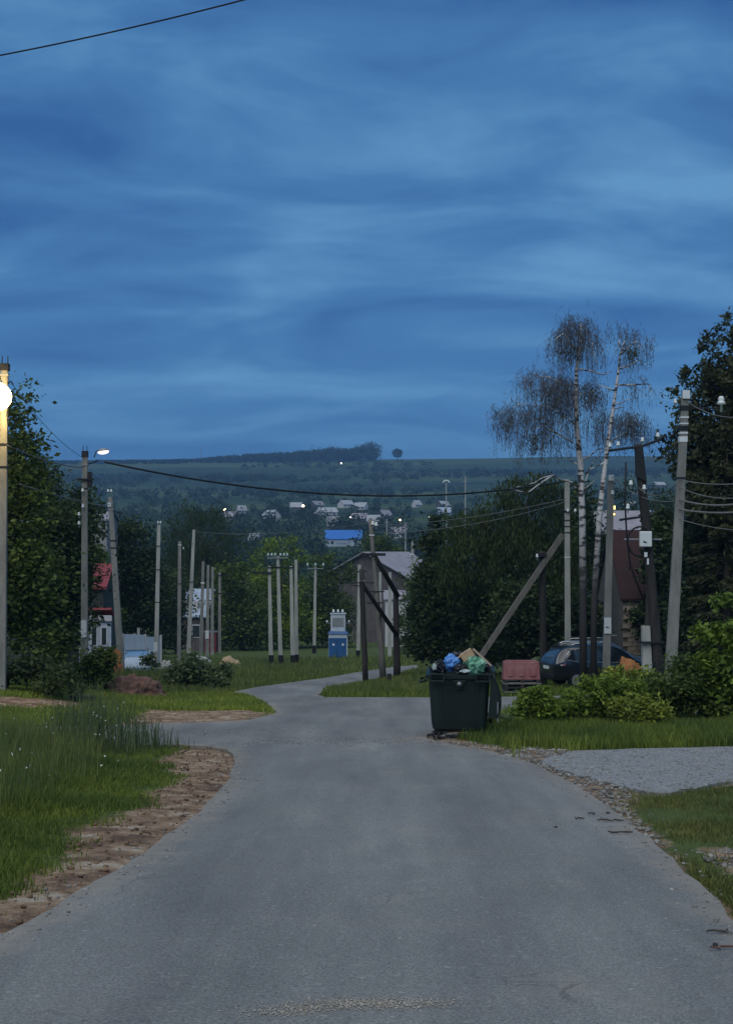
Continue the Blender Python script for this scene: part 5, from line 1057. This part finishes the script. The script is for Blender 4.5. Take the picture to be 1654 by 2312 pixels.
for sx in (-1, 1):
    for sy in (-1, 1):
        cx_, cy_ = sx * 0.37, sy * 0.46
        ca = MB().hexa([(cx_-.06, cy_-.06, .12), (cx_+.06, cy_-.06, .12), (cx_+.06, cy_+.06, .12), (cx_-.06, cy_+.06, .12), (cx_-.09, cy_-.09, .25), (cx_+.09, cy_-.09, .25), (cx_+.09, cy_+.09, .25), (cx_-.09, cy_+.09, .25)]).build('caster', 'metal_dark', bn)
        for s2 in (-1, 1):
            x_ = cx_ + s2 * 0.045 - (0.05 if sx < 0 and sy < 0 else 0)
            MB().tube([(x_ - 0.022, cy_ - 0.03, 0.10), (x_ + 0.022, cy_ - 0.03, 0.10)], 0.10, 16).build('wheel', 'rubber', ca)
        MB().tube([(cx_ - .1, cy_ - .03, .1), (cx_ + .1, cy_ - .03, .1)], 0.02, 8).build('axle', 'metal_grey', ca)
def bag(px, py, rx, ry, m, label, seed, dy=0.0, name='rubbish_bag'):
    p = W(px, py, bb.y + dy); s = bb.y / FPX
    bm = bmesh.new(); bmesh.ops.create_icosphere(bm, subdivisions=4, radius=1.0)
    for v in bm.verts:
        q = v.co.copy(); f = 0.92 + 0.34 * mnoise.fractal(q * 1.5 + Vector((seed, 1, 2)), 1.0, 2.0, 3) - 0.26 * abs(mnoise.noise(q * 2.6 + Vector((seed, 5, 0)))) + 0.16 * abs(mnoise.noise(q * 6.5 + Vector((seed, 5, 0))))
        v.co = Vector((q.x * rx * s * f, q.y * rx * s * 0.9 * f, q.z * ry * s * f))
    me_ = bpy.data.meshes.new(name); bm.to_mesh(me_); bm.free(); me_.materials.append(M[m])
    ob = bpy.data.objects.new(name, me_); COL.objects.link(ob); ob.location = p; return tag(ob, label, 'rubbish bag')
bag(1019, 1497, 19, 19, 'bag_blue', 'bright blue rubbish bag on top of the waste container', 1, -0.3)
bag(1071, 1502, 25, 27, 'bag_green', 'translucent green rubbish bag on top of the waste container', 4, -0.35)
bag(993, 1508, 16, 20, 'bag_black', 'black bag at the left rim of the waste container', 7, -0.25)
bag(1040, 1513, 20, 16, 'bag_black', 'black bag squeezed between the blue and green bags', 9, -0.42)
bag(1098, 1518, 16, 16, 'bag_black', 'black bag at the hinge side of the waste container', 11, -0.2)
bag(1030, 1484, 20, 14, 'bag_black', 'black bag behind the blue bag and the cardboard', 15, 0.25)
bag(1050, 1516, 14, 4, 'bag_white', 'flattened pale plastic bag over the container rim', 13, -0.62)
bag(980, 1506, 5, 8, 'bag_white', 'scrap of white plastic at the left container corner', 17, -0.45)
cbx = thing('cardboard_box', W(1054, 1479, bb.y - 0.35), 'tilted tan cardboard box on top of the rubbish', 'cardboard box')
rt = Matrix.Rotation(R(-33), 3, 'Y')
MB().box((0, 0, 0), (0.24, 0.22, 0.14), rot=rt).build('carton', 'cardboard', cbx); MB().box(rt @ Vector((0, -0.02, 0.074)), (0.05, 0.19, 0.004), rot=rt).build('tape', 'plank_pink', cbx); MB().box(rt @ Vector((-0.14, 0, 0.05)), (0.05, 0.2, 0.006), rot=rt).build('flap', 'cardboard', cbx)
a, b_ = W(1068, 1466, bb.y - 0.3), W(1108, 1503, bb.y - 0.45); c = (a + b_) / 2
pk = thing('board', c, 'narrow pinkish board leaning on the green bag in the container', 'board')
rt2 = Matrix.Rotation(math.atan2(a.z - b_.z, b_.x - a.x), 3, 'Y'); MB().box((0, 0, 0), ((a - b_).length, 0.12, 0.04), rot=rt2).build('plank', 'plank_pink', pk, bevel=0.004); MB().box(rt2 @ Vector((0.0, 0.0, -0.034)), ((a - b_).length * 0.95, 0.08, 0.025), rot=rt2).build('batten', 'wood_dark', pk)

# ------------------------------------------------------------------ red barrier on pallets
mat('barrier_red', (0.20, 0.065, 0.068), 0.75, col2=(0.26, 0.125, 0.12), scale=3)
pb = G(1175, 1571); s = pb.y / FPX
def Lp(px, py): return W(px, py, pb.y) - pb
pt = thing('pallet_stack', pb, 'weathered dark wooden pallets under the red barrier', 'pallet')
w3 = 84 * s; zt = Lp(1175, 1532).z
zz = 0.03; lv = 0
while zz < zt - 0.05:
    if lv % 2 == 0:
        for j in range(5): MB().box((0.02 * (lv % 3), -0.40 + j * 0.2, zz), (w3, 0.13, 0.045)).build('slat', 'wood_grey' if lv % 4 else 'wood_dark', pt)
        zz += 0.0725
    else:
        for xx in (-0.42, 0, 0.42): MB().box((xx * w3, 0, zz), (0.12, 0.92, 0.09)).build('block', 'wood_dark', pt)
        zz += 0.0725
    lv += 1
zt = zz - 0.0725 + 0.03
br = thing('road_barrier', pb + Vector((0, 0, zt)), 'faded red plastic road barrier lying on the pallets', 'barrier'); hb_ = Lp(1175, 1493).z - zt
MB().hexa([(-w3/2, -.3, 0), (w3/2, -.3, 0), (w3/2, .3, 0), (-w3/2, .3, 0), (-w3/2 + .04, -.22, hb_), (w3/2 - .04, -.22, hb_), (w3/2 - .04, .22, hb_), (-w3/2 + .04, .22, hb_)]).build('body', 'barrier_red', br, bevel=0.03)
for xx in (-0.3, 0.0, 0.3): MB().box((xx * w3, -0.27, hb_ * 0.45), (0.2, 0.05, hb_ * 0.5), rot=Matrix.Rotation(R(-8), 3, 'X')).build('recess_rib', 'barrier_red', br, bevel=0.01)
MB().box((0, 0, hb_ + 0.015), (w3 * 0.82, 0.30, 0.03)).build('top_ridge', 'barrier_red', br, bevel=0.008)

# ------------------------------------------------------------------ cars
mat('car_navy', (0.006, 0.008, 0.014), 0.3, var=0.1, coat=1.0, spec=0.5)
mat('car_grey', (0.05, 0.055, 0.06), 0.35, var=0.1, coat=1.0, spec=0.5)
mat('car_blue', (0.16, 0.25, 0.36), 0.35, var=0.1, coat=1.0, spec=0.5)
mat('car_glass', (0.012, 0.016, 0.02), 0.06, var=0.1, spec=0.8)
mat('chrome', (0.6, 0.62, 0.65), 0.2, var=0.05, metal=0.9)
mat('tail_red', (0.38, 0.05, 0.06), 0.2, col2=(0.30, 0.03, 0.04), scale=6, spec=0.6)
mat('tail_clear', (0.5, 0.45, 0.46), 0.2, var=0.1, spec=0.6)
def car(loc, heading, label, paint):
    """length along +x (front), origin on the ground under the middle"""
    o = thing('parked_car', loc, label, 'car', None, heading)
    st = [ # x, z_bot, z_belt, z_top, half width low, half width belt, half width top
     (-2.30, .48, .92, .93, .72, .78, .70), (-2.26, .34, 1.00, 1.05, .82, .86, .74), (-2.10, .30, 1.04, 1.34, .89, .90, .66), (-1.85, .28, 1.05, 1.58, .91, .91, .62), (-1.45, .27, 1.04, 1.66, .915, .91, .63),
     (-0.6, .25, 1.01, 1.70, .92, .915, .64), (0.2, .25, .985, 1.69, .92, .915, .64), (0.7, .25, .97, 1.57, .92, .91, .64), (1.15, .26, .96, 1.20, .91, .90, .70), (1.40, .27, .955, 1.01, .90, .885, .76), (1.9, .28, .90, .94, .88, .85, .72), (2.2, .32, .78, .84, .82, .78, .62), (2.32, .42, .66, .70, .70, .66, .55)]
    rings = []
    for x, zb, zl, zt_, wl, wb, wt in st:
        zm = (zb + zl) * 0.5; pr = [(wl * .9, zb), (wl, zb + .12), (wl * 1.01, zm), (wb, zl - 0.03), (wb * .985, zl), ((wb + wt) / 2, (zl + zt_) / 2 + .02 * (zt_ - zl)), (wt, zt_ - .03 * (zt_ - zl)), (wt * .9, zt_ + .01), (0, zt_ + .03)]
        full = [(x, -y, z_) for y, z_ in pr] + [(x, y, z_) for y, z_ in pr[-2::-1]]; rings.append(full)
    n = len(rings[0]); vs = [p for r_ in rings for p in r_]; fs = []
    for i in range(len(rings) - 1):
        for j in range(n): fs.append((i*n+j, i*n+(j+1) % n, (i+1)*n+(j+1) % n, (i+1)*n+j))
    fs.append(tuple(range(n))[::-1]); fs.append(tuple(range((len(rings)-1)*n, len(rings)*n)))
    body = MB().add(vs, fs).build('body', paint, o, smooth=True); ss = body.modifiers.new('sub', 'SUBSURF'); ss.levels = 1; ss.render_levels = 1
    def gl(x, f):   # point on greenhouse side at fraction f between belt and roof
        xs = [q[0] for q in st]; zl = np.interp(x, xs, [q[2] for q in st]); zt_ = np.interp(x, xs, [q[3] for q in st]); wb = np.interp(x, xs, [q[5] for q in st]); wt = np.interp(x, xs, [q[6] for q in st]); return (wb * .985 * (1 - f) + wt * f, zl + (zt_ - zl) * f)
    for s_ in (-1, 1):
        quads = [[(-1.78, .25), (-1.38, .12), (-1.38, .80), (-1.60, .72)], [(-1.32, .10), (-0.42, .10), (-0.42, .86), (-1.32, .81)], [(-0.34, .10), (0.60, .10), (0.36, .86), (-0.34, .86)]]
        for q in quads:
            pts = []
            for x, f in q: y, z_ = gl(x, f); pts.append((x, s_ * (y + 0.012), z_))
            pin = [(p[0], p[1] - s_ * 0.03, p[2]) for p in pts]
            MB().add(pts + pin, [(0, 1, 2, 3), (7, 6, 5, 4), (0, 4, 5, 1), (1, 5, 6, 2), (2, 6, 7, 3), (3, 7, 4, 0)]).build('side_window', 'car_glass', o)
        tr = [(-1.40, .80), (-1.62, .74), (-1.86, .26), (-1.76, .16), (-1.38, .04), (-0.4, .03), (0.62, .03), (0.85, .05)]
        MB().tube([(x, s_ * (gl(x, f)[0] + 0.02), gl(x, f)[1]) for x, f in tr], 0.018, 6).build('window_trim', 'chrome', o, smooth=True)
        MB().tube([(-1.5, s_ * .60, 1.70), (-1.3, s_ * .60, 1.76), (0.0, s_ * .60, 1.78), (0.3, s_ * .60, 1.73)], 0.022, 6).build('roof_rail', 'chrome', o, smooth=True)
        for x in (-0.95, 0.15): MB().box((x, s_ * .925, .88), (.2, .03, .035)).build('door_handle', 'chrome', o)
        MB().hexa([(0.42, s_*.90, 1.0), (0.62, s_*.90, 1.0), (0.62, s_*1.08, 1.0), (0.42, s_*1.08, 1.0), (0.44, s_*.92, 1.15), (0.6, s_*.92, 1.15), (0.6, s_*1.08, 1.15), (0.44, s_*1.08, 1.15)]).build('mirror', paint, o, bevel=0.02)
        tl = MB().hexa([(-2.31, s_*.52, .86), (-1.92, s_*.935, .90), (-1.92, s_*.80, .90), (-2.18, s_*.50, .86), (-2.27, s_*.50, 1.06), (-1.84, s_*.925, 1.02), (-1.84, s_*.78, 1.02), (-2.12, s_*.50, 1.06)]).build('tail_light', 'tail_red', o, bevel=0.015)
        MB().box((-2.06, s_ * .86, .945), (.26, .06, .045), rz=s_ * R(46)).build('reverse_lens', 'tail_clear', tl)
        MB().box((2.14, s_ * .68, .74), (.16, .28, .12), rz=-s_ * R(30)).build('headlight', 'tail_clear', o, bevel=0.02)
        for x in (-1.38, 1.38):
            wh = MB().tube([(x, s_ * .72, .34), (x, s_ * .93, .34)], .34, 20).build('wheel', 'rubber', o); MB().tube([(x, s_ * .925, .34), (x, s_ * .945, .34)], .22, 14).build('rim', 'metal_grey', wh)
        MB().box((-0.0, s_ * .905, .30), (2.0, .05, .12)).build('sill', 'rubber', o)
    MB().add([(-2.16, -.60, 1.08), (-2.16, .60, 1.08), (-1.90, .52, 1.53), (-1.90, -.52, 1.53), (-2.13, -.60, 1.08), (-2.13, .60, 1.08), (-1.87, .52, 1.52), (-1.87, -.52, 1.52)], [(0, 1, 2, 3), (7, 6, 5, 4), (0, 4, 5, 1), (1, 5, 6, 2), (2, 6, 7, 3), (3, 7, 4, 0)]).build('rear_window', 'car_glass', o)
    MB().add([(1.20, -.66, 1.10), (1.20, .66, 1.10), (0.76, .58, 1.52), (0.76, -.58, 1.52), (1.16, -.66, 1.10), (1.16, .66, 1.10), (0.72, .58, 1.52), (0.72, -.58, 1.52)], [(0, 1, 2, 3), (7, 6, 5, 4), (0, 4, 5, 1), (1, 5, 6, 2), (2, 6, 7, 3), (3, 7, 4, 0)]).build('windscreen', 'car_glass', o)
    MB().box((-2.30, 0, .45), (.12, 1.5, .22)).build('bumper', 'rubber', o, bevel=0.04); MB().box((-2.315, 0, .80), (.03, .52, .12)).build('number_plate', 'porcelain', o)
    return o
cl = GY(1352, 50.5); cl.z += 0.12; car(cl, R(14), 'dark navy parked SUV with chrome window trim behind the birch', 'car_navy')
car(GY(1345, 57) + Vector((0, 0, 0.35)), R(6), 'dark grey car parked behind the navy SUV', 'car_grey')
c2 = GY(306, 62); c2.z = CAMZ + (Y0 - 1544) / FPX * 62; car(c2, R(104), 'light blue car half hidden in front of the metal fence', 'car_blue')

# ------------------------------------------------------------------ distant woods
def wood(name, trees, m, label, per=110, ls=1.0):
    C = []; D = []
    for (x, y, z_, r_, h_) in trees:
        n = per; d = ball(n) * (RNG.uniform(0.3, 1, n)**0.6)[:, None]; lob = 1 + 0.25 * np.sin(d[:, 0] * 5 + x) * np.cos(d[:, 2] * 6 + y)
        C.append(np.array([x, y, z_ + h_ * 0.5]) + d * np.array([r_, r_, h_ * 0.52]) * lob[:, None]); D.append(RNG.normal(size=(n, 3)))
    C = np.concatenate(C); D = np.concatenate(D); o_ = cards(name, C, D, ls * RNG.uniform(0.7, 1.5, len(C)), ls * 0.75, m); return tag(o_, label, 'woods', kind='stuff')
ht = []
hx = [float(GY(px, 1).x) for px, *_ in vill]
for i in range(1500):
    px = RNG.uniform(-150, 1800); py = RNG.uniform(1108, 1320); b = G(px, py, 240)
    if any(abs(px - v[0]) < 15 and 0 < py - v[1] + 2 < 9 for v in vill) or (725 < px < 830 and 1236 < py < 1268): continue
    h_ = RNG.uniform(5, 9.5) * (0.75 if b.y > 600 else 1); ht.append((b.x, b.y, b.z - 0.5, h_ * RNG.uniform(0.4, 0.62), h_))
wood('valley_woods', ht, 'leaf_far', 'dark woods and gardens around the far village', 100, 0.95)
ht = []
for i in range(900):     # scrub bands on the hillside
    px = RNG.uniform(-200, 1850); c_ = RNG.integers(0, 4); py = [1118, 1098 - 0.02 * px, 1078 + 0.012 * px - 22 * (px > 700), 1062 - 0.012 * px][c_] + RNG.normal(0, 6 if c_ == 0 else 3.5)
    if c_ == 3 and not 500 < px < 1000: continue
    b = G(px, py, 600); h_ = RNG.uniform(3, 8); ht.append((b.x, b.y, b.z - 0.5, h_ * RNG.uniform(0.6, 1.3), h_))
wood('hillside_scrub', ht, 'leaf_far', 'bands of scrub crossing the far hillside', 60, 1.6)
ht = []
for i in range(900):
    px = RNG.uniform(-250, 850); Yr = RNG.uniform(1600, 1720); top_ = np.interp(px, [-250, 130, 350, 440, 560, 640, 700, 742, 790, 815, 840, 858], [1035, 1038, 1036, 1034, 1022, 1019, 1013, 1006, 1010, 1001, 998, 1016])
    b = GY(px, Yr); h_ = W(px, top_, Yr).z - b.z
    if h_ < 2: continue
    h_ *= RNG.uniform(0.75, 1.03); ht.append((b.x, b.y, b.z - 1, min(7, h_ * 0.45) * RNG.uniform(0.8, 1.2), h_))
wood('ridge_forest', ht, 'leaf_far', 'dark forest along the crest of the far hill', 90, 2.2)
def lone(px, py0, wpx, Yl, label):
    b = GY(px, Yl); o_ = thing('lone_tree', b, label, 'tree'); h_ = W(px, py0, Yl).z - b.z; r_ = wpx / FPX * Yl / 2; n = 900
    d = ball(n) * (RNG.uniform(0.4, 1, n)**0.6)[:, None]; lob = 1 + 0.10 * np.sin(d[:, 0] * 3 + px) * np.cos(d[:, 2] * 4 + px) + RNG.normal(0, 0.05, n); C = np.array([0, 0, h_ * 0.55]) + d * np.array([r_, r_, h_ * 0.47]) * lob[:, None]
    cards('crown', C, RNG.normal(size=(n, 3)), 1.6, 1.2, 'leaf_far', o_); MB().tube([(0, 0, -1), (0, 0, h_ * 0.4)], [0.6, 0.35], 8).build('trunk', 'bark', o_)
lone(897, 1013, 24, 1680, 'lone round tree standing on the bare ridge')
lone(838, 996, 46, 1690, 'tallest tree at the end of the ridge forest')

# ------------------------------------------------------------------ haze
mv = bpy.data.materials.new('haze_air'); mv.use_nodes = True; t = mv.node_tree; t.nodes.remove(t.nodes['Principled BSDF'])
pv = t.nodes.new('ShaderNodeVolumePrincipled'); pv.inputs['Color'].default_value = (0.30, 0.58, 0.95, 1); pv.inputs['Density'].default_value = 0.00027; pv.inputs['Anisotropy'].default_value = 0.1
t.links.new(pv.outputs[0], t.nodes['Material Output'].inputs['Volume']); M['haze_air'] = mv
hz = MB().box((0, 1700, 90), (6600, 4100, 240)).build('haze', 'haze_air'); hz['kind'] = 'stuff'; hz['label'] = 'bluish evening haze filling the valley air'
